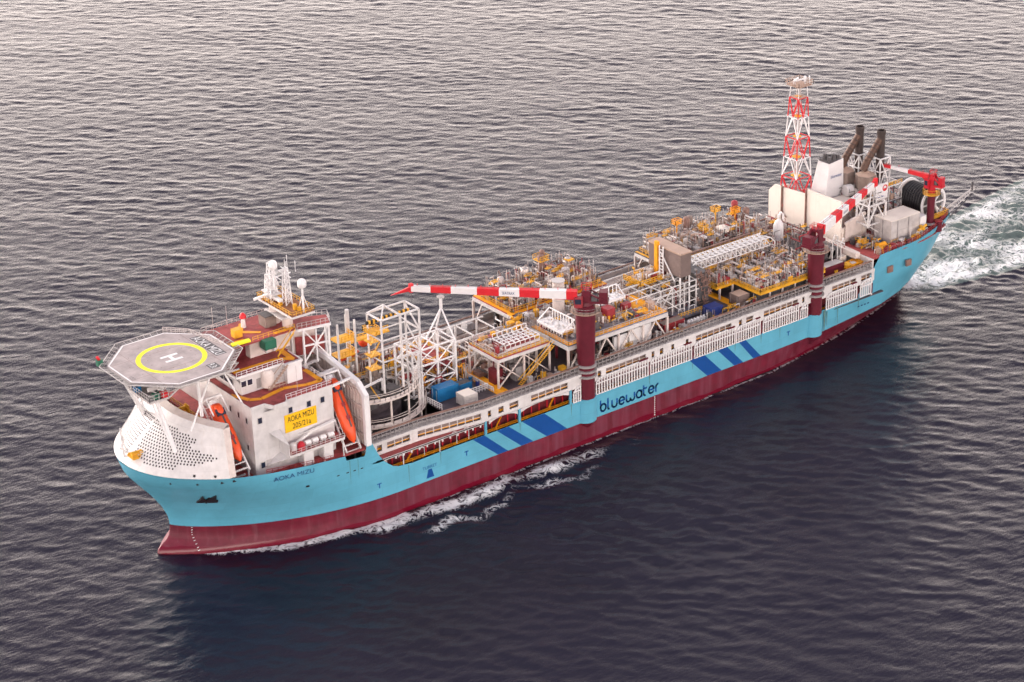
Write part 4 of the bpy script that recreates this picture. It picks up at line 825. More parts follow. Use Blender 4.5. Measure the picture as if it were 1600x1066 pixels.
ob('frame', mb, 'cleanwhite', tp); mb = MB(); mb.rail([(*cz[0], 46.2), (*cz[1], 46.2), (*cz[2], 46.2), (*cz[3], 46.2)], 1.3, 1.2, .08); ob('handrail', mb, 'lgrey', tp)
ob('back_panel', MB().prism([(47, 1.6, 36.4), (53, -1.4, 36.4), (53, -1.4, 41), (47, 1.6, 41)], (0, .2, 0)), 'deckred', tp)
ob('lower_house', MB().box(45.5, 52.5, 1.8, 8, 36.4, 43), 'pinkwhite', tp)
# ---------------------------------------------------------------- turret well
tu = thing('mooring_turret', 'circular mooring turret well with dark machinery ringed by white galleries', 'turret', (64, 0, 12))
ob('well_wall', MB().lathe((64, 0, 11.7), [(12.6, 0), (12.6, 7)], 40, cap=False), 'dgrey', tu); ob('turret_body', MB().lathe((64, 0, 11.7), [(8.5, 0), (8.5, 7.5), (6.5, 7.6), (6.5, 9.5)], 32), 'deckdark', tu, True)
def gal(r_, z, a0, a1, nm, mt='pinkwhite'):
    g_ = MB(); n = 26; P0 = [(64 + r_ * math.cos(RAD(a0 + (a1 - a0) * k / n)), r_ * math.sin(RAD(a0 + (a1 - a0) * k / n))) for k in range(n + 1)]
    P1 = [(64 + (r_ - 1.3) * math.cos(RAD(a0 + (a1 - a0) * k / n)), (r_ - 1.3) * math.sin(RAD(a0 + (a1 - a0) * k / n))) for k in range(n + 1)]
    for k in range(n):
        g_.prism([(*P0[k], z), (*P0[k + 1], z), (*P1[k + 1], z), (*P1[k], z)], (0, 0, .2)); g_.bar((*P0[k], z + .1), (*P0[k + 1], z + .1), .16, .45); g_.bar((*P1[k], z + 1.5), (*P1[k + 1], z + 1.5), .1)
    g_.rail([(*q, z + .2) for q in P0], 1.5, 1.6, .12, 2); 
    for k in range(0, n + 1, 4): g_.bar((*P0[k], 12), (*P0[k], z), .35)
    return ob(nm, g_, mt, tu)
mb = MB(); mb.rail([(62.2, -6.2, 40), (62.2, -3.5, 40), (65, -3.5, 40), (65, -6.2, 40)], 1.2, .8, .14)
for z in (30.5, 34, 37.5, 40): mb.box(62.2, 65.2, -6.4, -3.6, z, z + .15)
for k in range(3): mb.bar((62.4, -6.2, 30.5 + k * 3.3), (65, -6.2, 33.9 + k * 3.3), .35, .15)
ob('yellow_stair_tower', mb, 'yellow', tu)
gal(14.6, 19.6, 150, 395, 'lower_gallery'); gal(13.3, 25.4, 195, 345, 'upper_gallery')
mb = MB()
for k in range(60):
    a = rnd.random() * 6.28; r_ = rnd.random() * 7; x, y = 64 + r_ * math.cos(a), r_ * math.sin(a); h = .6 + rnd.random() * 2.6; s_ = .4 + rnd.random() * 1.2; mb.box(x - s_, x + s_, y - s_, y + s_, 21, 21 + h)
ob('swivel_machinery', mb, 'dgrey', tu)
mb = MB()
for k in range(50):
    a = rnd.random() * 6.28; r_ = rnd.random() * 9 + 1; x, y = 64 + r_ * math.cos(a), r_ * math.sin(a); z = 20 + rnd.random() * 4; d = rnd.choice(((3, 0, 0), (0, 3, 0), (0, 0, 2.4))); mb.bar((x, y, z), (x + d[0], y + d[1], z + d[2]), .3, n=6)
ob('pipework', mb, 'grey', tu)
mb = MB(); mb.bar((60.5, -5, 21), (60.5, -5, 26.2), .45); mb.bar((66.8, -3.6, 21), (66.8, -3.6, 26.2), .45); mb.bar((60.5, -5, 26.2), (66.8, -3.6, 26.2), .45); ob('portal', mb, 'cleanwhite', tu)
ob('swivel_stack', MB().lathe((67.5, 1.5, 19), [(3, 0), (3, 3.5), (2, 3.6), (2, 6), (1.2, 6.1), (1.2, 7.5)], 16), 'housing', tu, True)
ob('hose', MB().pipe([(63, -4, 25.8), (64, -4.6, 23.5), (65.2, -5, 21.5)], .35), 'yellow', tu)
# turret access platform and lifting gantry
tg = thing('lifting_gantry', 'tall open white box gantry with a yellow and black striped beam over the turret', 'gantry', (68.5, -7, 19))
mb = MB(); gx = (63.2, 73.8); gy = (-10, -4.2); T_ = 44.4
for x in gx:
    for y in gy: mb.bar((x, y, 19.2 if x > 70 else 26), (x, y, T_), .36)
for z in (T_, 39.2, 33.8):
    for y in gy: mb.bar((gx[0], y, z), (gx[1], y, z), .36 if z == T_ else .26)
    for x in gx: mb.bar((x, gy[0], z), (x, gy[1], z), .36 if z == T_ else .26)
mb.bar((68.5, -10, T_), (68.5, -4.2, T_), .4); mb.bar((68.5, -10, 26), (68.5, -10, T_), .45)
mb.bar((63.2, -4.2, T_), (66, -7, T_ + 2.2), .3); mb.bar((63.2, -10, T_), (66, -7, T_ + 2.2), .3); mb.bar((68.5, -4.2, T_), (66, -7, T_ + 2.2), .3); mb.bar((68.5, -10, T_), (66, -7, T_ + 2.2), .3)
for a, b_ in (((68.5, -10, 44), (73.8, -10, 39.2)), ((68.5, -10, 39.2), (73.8, -10, 33.8)), ((68.5, -10, 33.8), (73.8, -10, 28)), ((73.8, -4.2, 44), (73.8, -10, 39.2)), ((73.8, -4.2, 39), (73.8, -10, 34)), ((73.8, -4.2, 33.5), (73.8, -10, 28)), ((73.8, -4.2, 28), (73.8, -10, 22))): mb.bar(a, b_, .28)
ob('frame', mb, 'white', tg)
mb = MB(); mb2 = MB()
for k in range(20): (mb if k % 2 else mb2).box(61.2 + k * .6, 61.8 + k * .6, -6.9, -6.4, T_ - 1.6, T_ - .8)
ob('beam_yellow', mb, 'yellow', tg); ob('beam_black', mb2, 'black', tg)
mb = MB(); mb.bar((73.3, -9.6, 19.2), (73.3, -9.6, 33), .7, n=8); 
for z in np.arange(20, 33, 1.5): mb.bar((72.4, -10.6, z), (74.6, -8.8, z + 1.2), .2); mb.bar((72.4, -8.8, z), (72.4, -10.6, z + 1.2), .16)
ob('stair_shaft', mb, 'white', tg)
yp = thing('turret_platform', 'two-deck yellow-edged walkway platform behind the turret gantry', 'platform', (70, 5, 19))
mb = MB(); mb.box(60, 84, 3.9, 11, 23.8, 24.1); mb.box(79, 86, -4, 6, 25.8, 26.1); obs('deck', mb, 'grey', yp)
mb = MB(); mb.rail([(60, 3.9, 24.1), (79, 3.9, 24.1)], 1.2, 1.4, .14); mb.rail([(79, -4, 26.1), (86, -4, 26.1), (86, 6, 26.1), (79, 6, 26.1), (79, -4, 26.1)], 1.3, 1.2, .14); mb.box(60.6, 65.4, 5.0, 8.8, 33.9, 34.2); mb.box(60.6, 65.4, 5, 8.8, 29.9, 30.2)
mb.rail([(60.6, 5, 30.2), (65.4, 5, 30.2), (65.4, 8.8, 30.2)], 1.2, 1, .16); mb.rail([(60.6, 5, 34.2), (65.4, 5, 34.2), (65.4, 8.8, 34.2)], 1.2, 1, .16); mb.rail([(66, 10, 31), (78, 10, 31)], 1.1, 1.2, .16); mb.box(66, 78, 9.2, 11, 30.7, 31)
ob('walkway_rails', mb, 'yellow', yp)
mb = MB().bar((60, 3.8, 23.9), (79, 3.8, 23.9), .25, .5)
for x in (60.6, 65.4):
    for y in (5, 8.8): mb.bar((x, y, 19), (x, y, 39), .4)
for x in (61, 67, 73, 79, 85): mb.bar((x, 4.2, 19), (x, 4.2, 24), .35)
mb.bar((66, 9, 19), (66, 9, 40), 1.0, n=8)
ob('leg', mb, 'white', yp); ob('red_floor', MB().box(79.2, 85.8, -3.8, 5.8, 26.11, 26.16), 'deckred', yp)
mb = MB()
for k in range(30): x, y = 60 + rnd.random() * 18, 5 + rnd.random() * 5; mb.bar((x, y, 24.1), (x, y, 25 + rnd.random() * 2.5), .3 + rnd.random() * .5, n=6)
ob('pipework', mb, 'brownpipe', yp)
lt = thing('lattice_tower', 'white cross-braced lattice frame carrying the boom rest', 'frame', (82, -3, 19))
mb = MB(); X_ = (74.4, 81.7, 87); 
for z in (19.3, 22.5, 26.8, 31): 
    for y in (-5.3, 2): mb.bar((X_[0], y, z), (X_[2], y, z), .3)
    for x in X_: mb.bar((x, -5.3, z), (x, 2, z), .28)
for x in X_:
    for y in (-5.3, 2): mb.bar((x, y, 19), (x, y, 31), .42)
for y in (-5.3, 2):
    for i in (0, 1):
        for z0_, z1_ in ((22.5, 26.8), (26.8, 31), (19.3, 22.5)): mb.bar((X_[i], y, z0_), (X_[i + 1], y, z1_), .2); mb.bar((X_[i + 1], y, z0_), (X_[i], y, z1_), .2)
ob('frame', mb, 'cleanwhite', lt)
br = thing('boom_rest', 'white tripod boom rest under the long red and white crane boom', 'boom rest', (86, 0, 31))
mb = MB(); ap = (87.6, .9, 37)
for q in ((87, -5.2, 31), (81.7, -.7, 31), (86.5, 2, 31)): mb.bar(q, ap, .42, n=8)
mb.bar(ap, (87.6, .9, 40.0), .75, n=10); mb.bar((85.3, -2.2, 33), (84.6, .1, 33), .2)
ob('leg', mb, 'cleanwhite', br); ob('saddle', MB().box(86.9, 88.3, .2, 1.6, 39.7, 40.1), 'lgrey', br)
# ---------------------------------------------------------------- pedestal cranes
def crane(label, c, zb, zp, r0, r1, A, B_, secs, h0, h1, tipz, collars, light=False, sc_=1.0):
    cx_, cy_ = c; t_ = thing('pedestal_crane', label, 'crane', (cx_, cy_, zb), 'red and white deck cranes'); dk = 'cranelight' if light else 'cranered'
    ob('pedestal', MB().lathe((cx_, cy_, zb), [(r0, 0), (r0, (zp - zb) * .35), (r1, (zp - zb) * .97), (r1, zp - zb + .4)], 28), 'cranered', t_, True)
    for z in collars: ob('collar', MB().lathe((cx_, cy_, z), [(r0 + .1, 0), (r0 + .55, .1), (r0 + .55, .5), (r0 + .1, .6)], 28), 'grey', t_)
    R_ = r1 + 1.3; ring_ = ob('platform', MB().lathe((cx_, cy_, zp), [(R_, 0), (R_, .22)], 28), 'yellow' if light else 'tan', t_)
    mb = MB(); n = 16; P0 = [(cx_ + R_ * math.cos(6.2832 * k / n), cy_ + R_ * math.sin(6.2832 * k / n), zp + .2) for k in range(n + 1)]; mb.rail(P0, 1.3, 1.2, .08); ob('platform_rail', mb, 'yellow' if light else 'grey', ring_)
    A = Vector(A); B_ = Vector(B_); d = (B_ - A).normalized(); hd_ = Vector((d.x, d.y, 0)).normalized(); sd = Vector((-hd_.y, hd_.x, 0))
    ob('slewing_column', MB().lathe((cx_, cy_, zp + .2), [(r1 * .95, 0), (r1 * .95, 1.4), (r1 * .8, 1.5), (r1 * .75, 2.4)], 24), dk, t_, True)
    mb = MB(); top = Vector((cx_, cy_, 0))
    def obox(mb, o, l0, l1, s0, s1, z0, z1):
        P = [o + hd_ * l + sd * s for l, s in ((l0, s0), (l1, s0), (l1, s1), (l0, s1))]; mb.prism([(p.x, p.y, z0) for p in P], (0, 0, z1 - z0))
    k = sc_
    obox(mb, top, -5.6 * k, 2.0 * k, -1.5 * k, 1.5 * k, zp + 2.3, zp + 2.9); ob('machinery_deck', mb, dk, t_)
    mb = MB(); obox(mb, top, -1.4 * k, .8 * k, -1.5 * k, -.9 * k, zp + 2.9, A.z + .9); obox(mb, top, -1.4 * k, .8 * k, .9 * k, 1.5 * k, zp + 2.9, A.z + .9)
    for s in (-1.2, 1.2): mb.bar(top + hd_ * (-5 * k) + sd * s * k + Vector((0, 0, zp + 2.9)), top + sd * s * k + Vector((0, 0, A.z + .8)), .35)
    obox(mb, top, -1.0 * k, .4 * k, -1.4 * k, 1.4 * k, A.z + .3, A.z + 1.0); ob('a_frame', mb, dk, t_)
    mb = MB(); obox(mb, top, -5.4 * k, -3.4 * k, -1.3 * k, 1.2 * k, zp + 2.9, zp + 5.2); ob('winch_house', mb, 'cranelight' if light else 'cranered', t_)
    mb = MB(); obox(mb, top, -3.0 * k, -1.6 * k, -1.3 * k, 1.3 * k, zp + 2.9, zp + 4.1); ob('winch_drum', mb, 'dgrey', t_)
    cb = MB(); obox(cb, top, .4 * k, 2.4 * k, 1.5 * k, 3.1 * k, zp + 1.9, zp + 4.3); cab = ob('cab', cb, 'cranelight' if light else 'redbox', t_)
    cb = MB(); obox(cb, top, 2.42 * k, 2.47 * k, 1.7 * k, 2.9 * k, zp + 2.8, zp + 4.1); obox(cb, top, .7 * k, 2.2 * k, 3.12 * k, 3.16 * k, zp + 2.8, zp + 4.1); ob('cab_window', cb, 'glass', cab)
    mb = MB(); Pr = [top + hd_ * l * k + sd * s * k + Vector((0, 0, A.z + 1.0)) for l, s in ((-1.4, -1.4), (.9, -1.4), (.9, 1.4), (-1.4, 1.4), (-1.4, -1.4))]; mb.rail(Pr, 1.0, 1.0, .08); ob('top_rail', mb, 'boomred', t_)
    ob('luffing_cylinder', MB().bar(top + hd_ * 1.4 * k + Vector((0, 0, zp + 2.9)), A.lerp(B_, .13) - Vector((0, 0, h0 * .5)), .6 * k, .6 * k), 'cranelight', t_)
    t0 = 0
    for t1, col in secs:
        p, q = A.lerp(B_, t0), A.lerp(B_, t1); ha, hb_ = h0 + (h1 - h0) * t0, h0 + (h1 - h0) * t1; u_ = Vector((0, 0, 1))
        vs = [P + sd * (a * hh * .42) + u_ * (b * hh * .5) for P, hh in ((p, ha), (q, hb_)) for a, b in ((-1, -1), (1, -1), (1, 1), (-1, 1))]
        o_ = ob('boom_section', MB().add(vs, [(0, 1, 5, 4), (1, 2, 6, 5), (2, 3, 7, 6), (3, 0, 4, 7), (3, 2, 1, 0), (4, 5, 6, 7)]), {'r': 'boomred', 'w': 'cleanwhite'}[col], t_)
        if col == 'w' and t0 > .3 and t0 < .4 and not light:
            pm = p.lerp(q, .2); s_ = -1 if (sd.y > 0) else 1; nrm = sd * s_ * (ha * .42 + .02)
            rt = d if (d.cross(Vector((0, 0, 1)))).dot(sd * s_) > 0 else -d
            st = pm if rt.dot(d) > 0 else p.lerp(q, .85)
            text(o_, 'boom_lettering', 'SEATRAX', st + nrm + Vector((0, 0, -ha * .2)), rt, (0, 0, 1), .7, 'letter', width=(q - p).length * .62)
        t0 = t1
    mb = MB(); n = int((B_ - A).length / 3)
    for i in range(n): q = A.lerp(B_, (i + .5) / n); hh = h0 + (h1 - h0) * (i + .5) / n; mb.bar(q + Vector((0, 0, hh * .5)), q + Vector((0, 0, hh * .5 + .6)), .1)
    obs('wire_guide', mb, 'boomred', t_)
    mb = MB(); tp_ = Vector(tipz); mb.add([B_ + sd * .35 + Vector((0, 0, .6)), B_ - sd * .35 + Vector((0, 0, .6)), B_ - sd * .35 - Vector((0, 0, .6)), B_ + sd * .35 - Vector((0, 0, .6)), tp_ + sd * .15, tp_ - sd * .15], [(0, 1, 2, 3), (0, 4, 5, 1), (2, 5, 4, 3), (1, 5, 2), (0, 3, 4)]); mb.bar(B_ - Vector((0, 0, 1.0)), B_ + Vector((0, 0, 1.2)), .9); ob('boom_tip', mb, 'boomred', t_)
    mb = MB(); hk = B_ - Vector((0, 0, 5)); mb.bar(B_, hk, .08); mb.bar(hk, hk - Vector((0, 0, .9)), .5, n=8); ob('hook', mb, 'dgrey', t_)
    mb = MB(); 
    for s in (-.3, .3): mb.bar(top + sd * s + Vector((0, 0, A.z + 1.2)), A.lerp(B_, .97) + sd * s + Vector((0, 0, h1 * .6)), .06)
    ob('hoist_wire', mb, 'dgrey', t_)
    return t_
crane('tall maroon deck crane amidships with its long boom lying forward on the tripod rest', (115.0, -20.4), 12.3, 35.6, 2.1, 2.45, (112.9, -20.0, 40.2), (84.2, 8.3, 40.6),
      [(.065, 'r'), (.225, 'w'), (.345, 'r'), (.467, 'w'), (.60, 'r'), (.757, 'w'), (.88, 'r'), (1, 'w')], 2.1, 1.35, (79.2, 9.9, 39.6), (18.2, 19.6, 21.0))
crane('maroon deck crane abaft the cluttered modules with its boom pointing towards the funnel', (192.3, -20.4), 12.3, 30.4, 1.95, 2.2, (194.0, -19.9, 35.4), (222.3, -12, 39.2),
      [(.03, 'r'), (.22, 'w'), (.34, 'r'), (.46, 'w'), (.58, 'r'), (.70, 'w'), (.81, 'r'), (.94, 'w'), (1, 'r')], 2.5, 1.3, (223.3, -11.6, 39.2), (17.6, 19.2, 20.6))
crane('smaller bright red stern crane with a yellow ring platform beside the hose reel', (239.6, -16.6), 22.5, 33.0, 1.0, 1.1, (239.3, -15.6, 37.8), (235.2, -1.5, 38.3),
      [(.42, 'r'), (.78, 'w'), (1, 'r')], 1.3, .8, (234.8, -.5, 38.4), (24.0,), True, .62)
# ---------------------------------------------------------------- process modules
def clutter(T, bx, n, seed, pal=None, dens=1.0, zt=None, rails=True, tall=3.2, alongy=.5):
    x0, x1, y0, y1, z0 = bx; r = random.Random(seed); W = {}
    def g(k): return W.setdefault(k, MB())
    pal = pal or ['pipe', 'pipe', 'white', 'pinkwhite', 'grey', 'redbox', 'brownpipe', 'lgrey', 'steel', 'white']
    U = r.uniform
    for i in range(n):
        m_ = r.choice(pal); L_ = U(1, 4.5); z = z0 + .3 + tall * r.random() ** 1.9; x, y = U(x0, x1), U(y0, y1); dd = r.choice((.12, .16, .2, .28, .4)); mb = g(('pipework', m_))
        if r.random() < alongy: a = (x, y, z); b_ = (x, max(y0, min(y1, y + U(-1, 1) * L_)), z)
        else: a = (x, y, z); b_ = (max(x0, min(x1, x + U(-1, 1) * L_)), y, z)
        mb.bar(a, b_, dd, n=6); mb.bar(a, (a[0], a[1], z0), dd * .8, n=6)
        if r.random() < .5: mb.bar(b_, (b_[0], b_[1], z + U(-1.5, 1.2)), dd, n=6)
    for i in range(n // 5):
        x, y = U(x0 + .6, x1 - .6), U(y0 + .6, y1 - .6); s_ = U(.25, .8); h = U(.5, 2.2); m_ = r.choice(['grey', 'pinkwhite', 'dgrey', 'lgrey', 'redbox', 'yellow', 'tan', 'white']); g(('equipment_box', m_)).box(x - s_, x + s_, y - s_ * U(.6, 1.4), y + s_, z0, z0 + h)
    for i in range(n // 5):   # thin stanchions, lamp posts
        x, y = U(x0, x1), U(y0, y1); g(('stanchion', r.choice(['white', 'pipe', 'pipe', 'tan', 'pinkwhite']))).bar((x, y, z0), (x, y, z0 + U(1.8, tall + 1.8)), .09)
    for i in range(n // 30):
        x, y = U(x0 + 1, x1 - 1), U(y0 + 1, y1 - 1); z = z0 + U(.9, tall); l = U(1.2, 3); o_ = g(('access_platform', 'yellow')); o_.box(x - l / 2, x + l / 2, y - .5, y + .5, z, z + .1); o_.rail([(x - l / 2, y - .5, z), (x + l / 2, y - .5, z)], .9, 1, .1)
    for (nm, m_), mb in W.items():
        if nm in ('equipment_box',): obs(nm, mb, m_, T, eps=-.05, limit=8)
        else: obs(nm, mb, m_, T, limit=14)
    if rails:
        mb = MB(); mb.rail([(x0, y0, z0), (x1, y0, z0), (x1, y1, z0), (x0, y1, z0), (x0, y0, z0)], 1.15, 1.3, .11); ob('handrail', mb, 'yellow', T)
def vessel(T, a, axis, r_, L_, m_='pipe', nm='vessel'):
    return ob(nm, MB().lathe(a, [(r_ * .3, 0), (r_ * .85, r_ * .25), (r_, r_ * .6), (r_, L_ - r_ * .6), (r_ * .85, L_ - r_ * .25), (r_ * .3, L_)], 14, axis=axis), m_, T, True)
def module(name, label, bx, z0, zd, deckm='deckgrey', edgem='orange', beam=.9, leg=.55, nx=3, brace=True, edge=1.0, xb=('w', 'V')):
    x0, x1, y0, y1 = bx; T = thing(name, label, 'process module', ((x0 + x1) / 2, (y0 + y1) / 2, z0))
    ob('deck', MB().box(x0, x1, y0, y1, zd - .35, zd), deckm, T)
    mb = MB()
    for y in (y0, y1): mb.bar((x0, y, zd - .35 - beam / 2), (x1, y, zd - .35 - beam / 2), .4, beam)
    for x in (x0, x1): mb.bar((x, y0, zd - .35 - beam / 2), (x, y1, zd - .35 - beam / 2), .4, beam)
    ob('edge_beam', mb, 'white', T)
    mb = MB(); e_ = edge
    mb.box(x0, x1, y0, y0 + e_, zd + .004, zd + .03); mb.box(x0, x0 + e_, y0 + e_, y1, zd + .004, zd + .03); mb.box(x1 - e_, x1, y0 + e_, y1, zd + .004, zd + .03); ob('deck_edge_marking', mb, edgem, T)
    for i in range(nx + 1):
        x = x0 + (x1 - x0) * i / nx
        for y in (y0 + .1, y1 - .1): ob('leg', MB().bar((x, y, z0), (x, y, zd - .35 - beam), leg), 'pinkwhite', T)
    if brace:
        zt = zd - .35 - beam
        for i in range(nx):
            xa, xb_ = x0 + (x1 - x0) * i / nx, x0 + (x1 - x0) * (i + 1) / nx
            for y in (y0 + .1, y1 - .1):
                b = MB()
                if brace == 'V': b.bar((xa, y, zt), ((xa + xb_) / 2, y, z0), .32); b.bar(((xa + xb_) / 2, y, z0), (xb_, y, zt), .32)
                elif brace == 'A': b.bar((xa, y, z0), ((xa + xb_) / 2, y, zt), .38); b.bar(((xa + xb_) / 2, y, zt), (xb_, y, z0), .38)
                else: b.bar((xa, y, z0), (xb_, y, zt), .28); b.bar((xa, y, zt), (xb_, y, z0), .28)
                ob('brace', b, 'pinkwhite', T)
    return T
def under(T, bx, z0, zd, n, seed, cols=('grey', 'brownpipe', 'dgrey', 'pinkwhite', 'yellow', 'darkred', 'pipe')):
    x0, x1, y0, y1 = bx; r = random.Random(seed); W = {}
    for i in range(n):
        m_ = r.choice(cols); mb = W.setdefault(m_, MB()); x, y = r.uniform(x0, x1), r.uniform(y0, y1)
        if r.random() < .5: mb.bar((x, y, z0), (x, y, zd - 1), .3 + r.random() * .5, n=6)
        elif r.random() < .5: z = r.uniform(z0 + 1, zd - 1); mb.bar((x, y0, z), (x, y1, z), .3 + r.random() * .3, n=6)
        else: s_ = r.uniform(.5, 1.3); mb.box(x - s_, x + s_, y - s_, y + s_, z0, z0 + r.uniform(1, zd - z0 - 1.5))
    for m_, mb in W.items(): ob('lower_pipework', mb, m_, T)
def rackdeck(T, x0, x1, y0, y1, z, m_='cleanwhite', st=1.5):   # openwork lattice frame lying on a deck
    mb = MB()
    for i in range(round((x1 - x0) / st) + 1): x = x0 + i * (x1 - x0) / round((x1 - x0) / st); mb.bar((x, y0, z + 1.4), (x, y1, z + 1.4), .22); mb.bar((x, y0, z), (x, y0, z + 1.4), .14); mb.bar((x, y1, z + 1.4), (x, y1, z + 2.6), .16)
    for j in range(5): y = y0 + (y1 - y0) * j / 4; mb.bar((x0, y, z + 1.4), (x1, y, z + 1.4), .2)
    n = round((x1 - x0) / st)
    for i in range(n):
        a = x0 + i * (x1 - x0) / n; b_ = x0 + (i + 1) * (x1 - x0) / n; mb.bar((a, y0, z + 1.4), (b_, y1, z + 1.4), .14); mb.bar((a, y1, z + 2.6), (b_, y1, z + 2.6), .16)
    mb.bar((x0, y0, z + .1), (x1, y0, z + .1), .4, .5); return ob('pipe_rack', mb, m_, T)
# M1: small forward module with yellow edge
T = module('process_module', 'small red-decked module with yellow rim and a white lattice rack next to the laydown deck', (93.2, 108.8, -14.0, -2.2), 19, 27.0, 'deckred', 'yellow', .8, .42, 2, 'X', 1.5)
rackdeck(T, 97.2, 107.5, -11.8, -6.5, 27.05); under(T, (94.5, 107.5, -12.5, -3.5), 19, 27, 60, 11)
mb = MB(); 
for (a, b_) in (((98, -15.4, 19.2), (108.5, -15.4, 26.8)), ((98, -16.4, 19.2), (108.5, -16.4, 26.8)), ((98, -15.4, 20.4), (108.5, -15.4, 28)), ((98, -16.4, 20.4), (108.5, -16.4, 28))): mb.bar(a, b_, .13)
for k in range(26): x = 98.2 + k * .4; z = 19.3 + k * .29; mb.box(x, x + .3, -16.4, -15.4, z, z + .06)
ob('stair', mb, 'yellow', T)
mb = MB(); mb.rail([(93.2, -14, 27), (108.8, -14, 27), (108.8, -2.2, 27), (93.2, -2.2, 27), (93.2, -14, 27)], 1.1, 1.4, .1); ob('handrail', mb, 'pipe', T)
vessel(T, (95.5, -5, 27.6), (1, 0, 0), .45, 2.5, 'cleanwhite'); vessel(T, (101, -9, 20), (0, 0, 1), 1.4, 5.5, 'grey'); vessel(T, (104.5, -6, 20), (0, 0, 1), 1.3, 5.5, 'brownpipe')
clutter(T, (93.6, 97, -13, -3, 27), 30, 3, tall=1.6, rails=False)
# low pipe frame forward of M1
T = thing('pipe_support', 'open pinkish pipe frame between the lattice frame and the small module', 'frame', (94, 3, 19)); mb = MB()
for x in (89, 95.5, 102): 
    for y in (-1.4, 6.5): mb.bar((x, y, 19), (x, y, 28), .4)
for z in (23, 28):
    for y in (-1.4, 6.5): mb.bar((89, y, z), (104, y, z), .3)
    for x in (89, 95.5, 102): mb.bar((x, -1.4, z), (x, 6.5, z), .3)
for x in (89, 95.5): mb.bar((x, -1.4, 28), (x + 6.5, -1.4, 23), .22); mb.bar((x, 6.5, 23), (x + 6.5, -1.4, 28), .2)
ob('frame', mb, 'white', T); clutter(T, (89, 104, -1, 6, 19.2), 90, 21, tall=5, rails=False)
# M2: wide near module
T = module('process_module', 'wide grey-decked module with broad orange rim right behind the midships crane', (111.5, 143.2, -18.0, -3.2), 19, 26.3, 'deckgrey', 'orange', 1.0, .5, 4, 'A', 1.5)
ob('end_marking', MB().box(137.6, 142.3, -16, -3.2, 26.304, 26.34), 'orange', T)
under(T, (113, 142, -15.5, -5), 19, 26.3, 60, 12, ('dgrey', 'darkred', 'brownpipe', 'grey', 'dgrey'))
mb = MB().box(126.5, 130.8, -17.2, -16.6, 19.6, 23.8); mb.box(131.4, 138.6, -17.2, -16.6, 19.8, 24.2); obs('side_tank', mb, 'cleanwhite', T)
mb = MB(); mb.rail([(111.5, -18, 26.3), (143.2, -18, 26.3), (143.2, -3.2, 26.3), (111.5, -3.2, 26.3), (111.5, -18, 26.3)], 1.1, 1.4, .09); ob('handrail', mb, 'pipe', T)
rb = MB().box(127.5, 130.0, -13.5, -10.8, 26.4, 29.6); ob('equipment_box', rb, 'redbox', T); ob('equipment_box', MB().box(134, 136.4, -12, -10.5, 26.4, 28.6), 'redbox', T); ob('equipment_box', MB().box(119, 126, -13.2, -10, 26.4, 29.3), 'tandark', T)
ob('equipment_box', MB().box(119.0, 121.2, -15.5, -14, 26.4, 28.6), 'dgrey', T); ob('equipment_box', MB().box(122, 123.4, -15.5, -14.2, 26.4, 28.2), 'dgrey', T)
vessel(T, (117.5, -8, 27.4), (0, -1, 0), .7, 4.5, 'cleanwhite')
mb = MB()   # yellow ladders on the aft end
for k in range(3): mb.rail([(131 + k * 2.2, -10, 26.4), (134 + k * 2.2, -6, 26.4)], 1.6, 1, .12)
ob('ladder_rail', mb, 'yellow', T); clutter(T, (112.5, 140, -9.5, -4, 26.3), 90, 31, tall=1.6, rails=False); clutter(T, (120, 136, -15, -10, 26.3), 30, 32, tall=1.2, rails=False)
def wrack(label, x0, x1, y0, y1, z, alongx=True):   # white trussed rack, one tall barred side
    t_ = thing('lattice_rack', label, 'rack', ((x0 + x1) / 2, (y0 + y1) / 2, z), 'white lattice racks on the module decks'); mb = MB()
    mb.box(x0, x1, y0, y1, z + .9, z + 1.15); n = 9
    for i in range(n + 1):
        if alongx: x = x0 + (x1 - x0) * i / n; mb.bar((x, y1, z), (x, y1, z + 3.4 - (1.6 if i in (0,) else 0)), .18); mb.bar((x, y0, z), (x, y0, z + 1.2), .18)
        else: y = y0 + (y1 - y0) * i / n; mb.bar((x1, y, z), (x1, y, z + 3.6 - (1.8 if i in (0, n) else 0)), .18); mb.bar((x0, y, z), (x0, y, z + 1.2), .18)
    if alongx: mb.bar((x0, y1, z + 1.8), (x0 + 2, y1, z + 3.4), .22); mb.bar((x0 + 1, y1, z + 3.4), (x1, y1, z + 3.4), .24); mb.bar((x1, y1, z + 3.4), (x1, y0, z + 1.1), .24); mb.bar((x0, y0, z + 1.0), (x1, y0, z + 1.0), .35, .6)
    else: mb.bar((x1, y0, z + 1.8), (x1, y0 + 1.3, z + 3.6), .22); mb.bar((x1, y0, z + 3.5), (x1, y1, z + 3.5), .24); mb.bar((x1, y1, z + 3.6), (x0, y1, z + 1), .22); mb.bar((x1, y0, z + 3.4), (x0, y0, z + 1), .22); mb.bar((x0, y0, z + 1.0), (x0, y1, z + 1.0), .35, .6)
    ob('frame', mb, 'cleanwhite', t_); r = random.Random(int(x0)); m2 = MB()
    for k in range(26): x, y = r.uniform(x0 + .2, x1 - .8), r.uniform(y0 + .2, y1 - .6); m2.box(x, x + .5, y, y + .4, z + 1.15, z + 1.5)
    ob('grating', m2, 'white', t_)
wrack('white barred rack set across the deck just forward of the midships crane', 112.3, 116.2, -14.6, -4.8, 27.2, False)
wrack('white barred rack set lengthwise abaft the midships crane', 124.5, 136.2, -9.8, -6.6, 28.6, True)
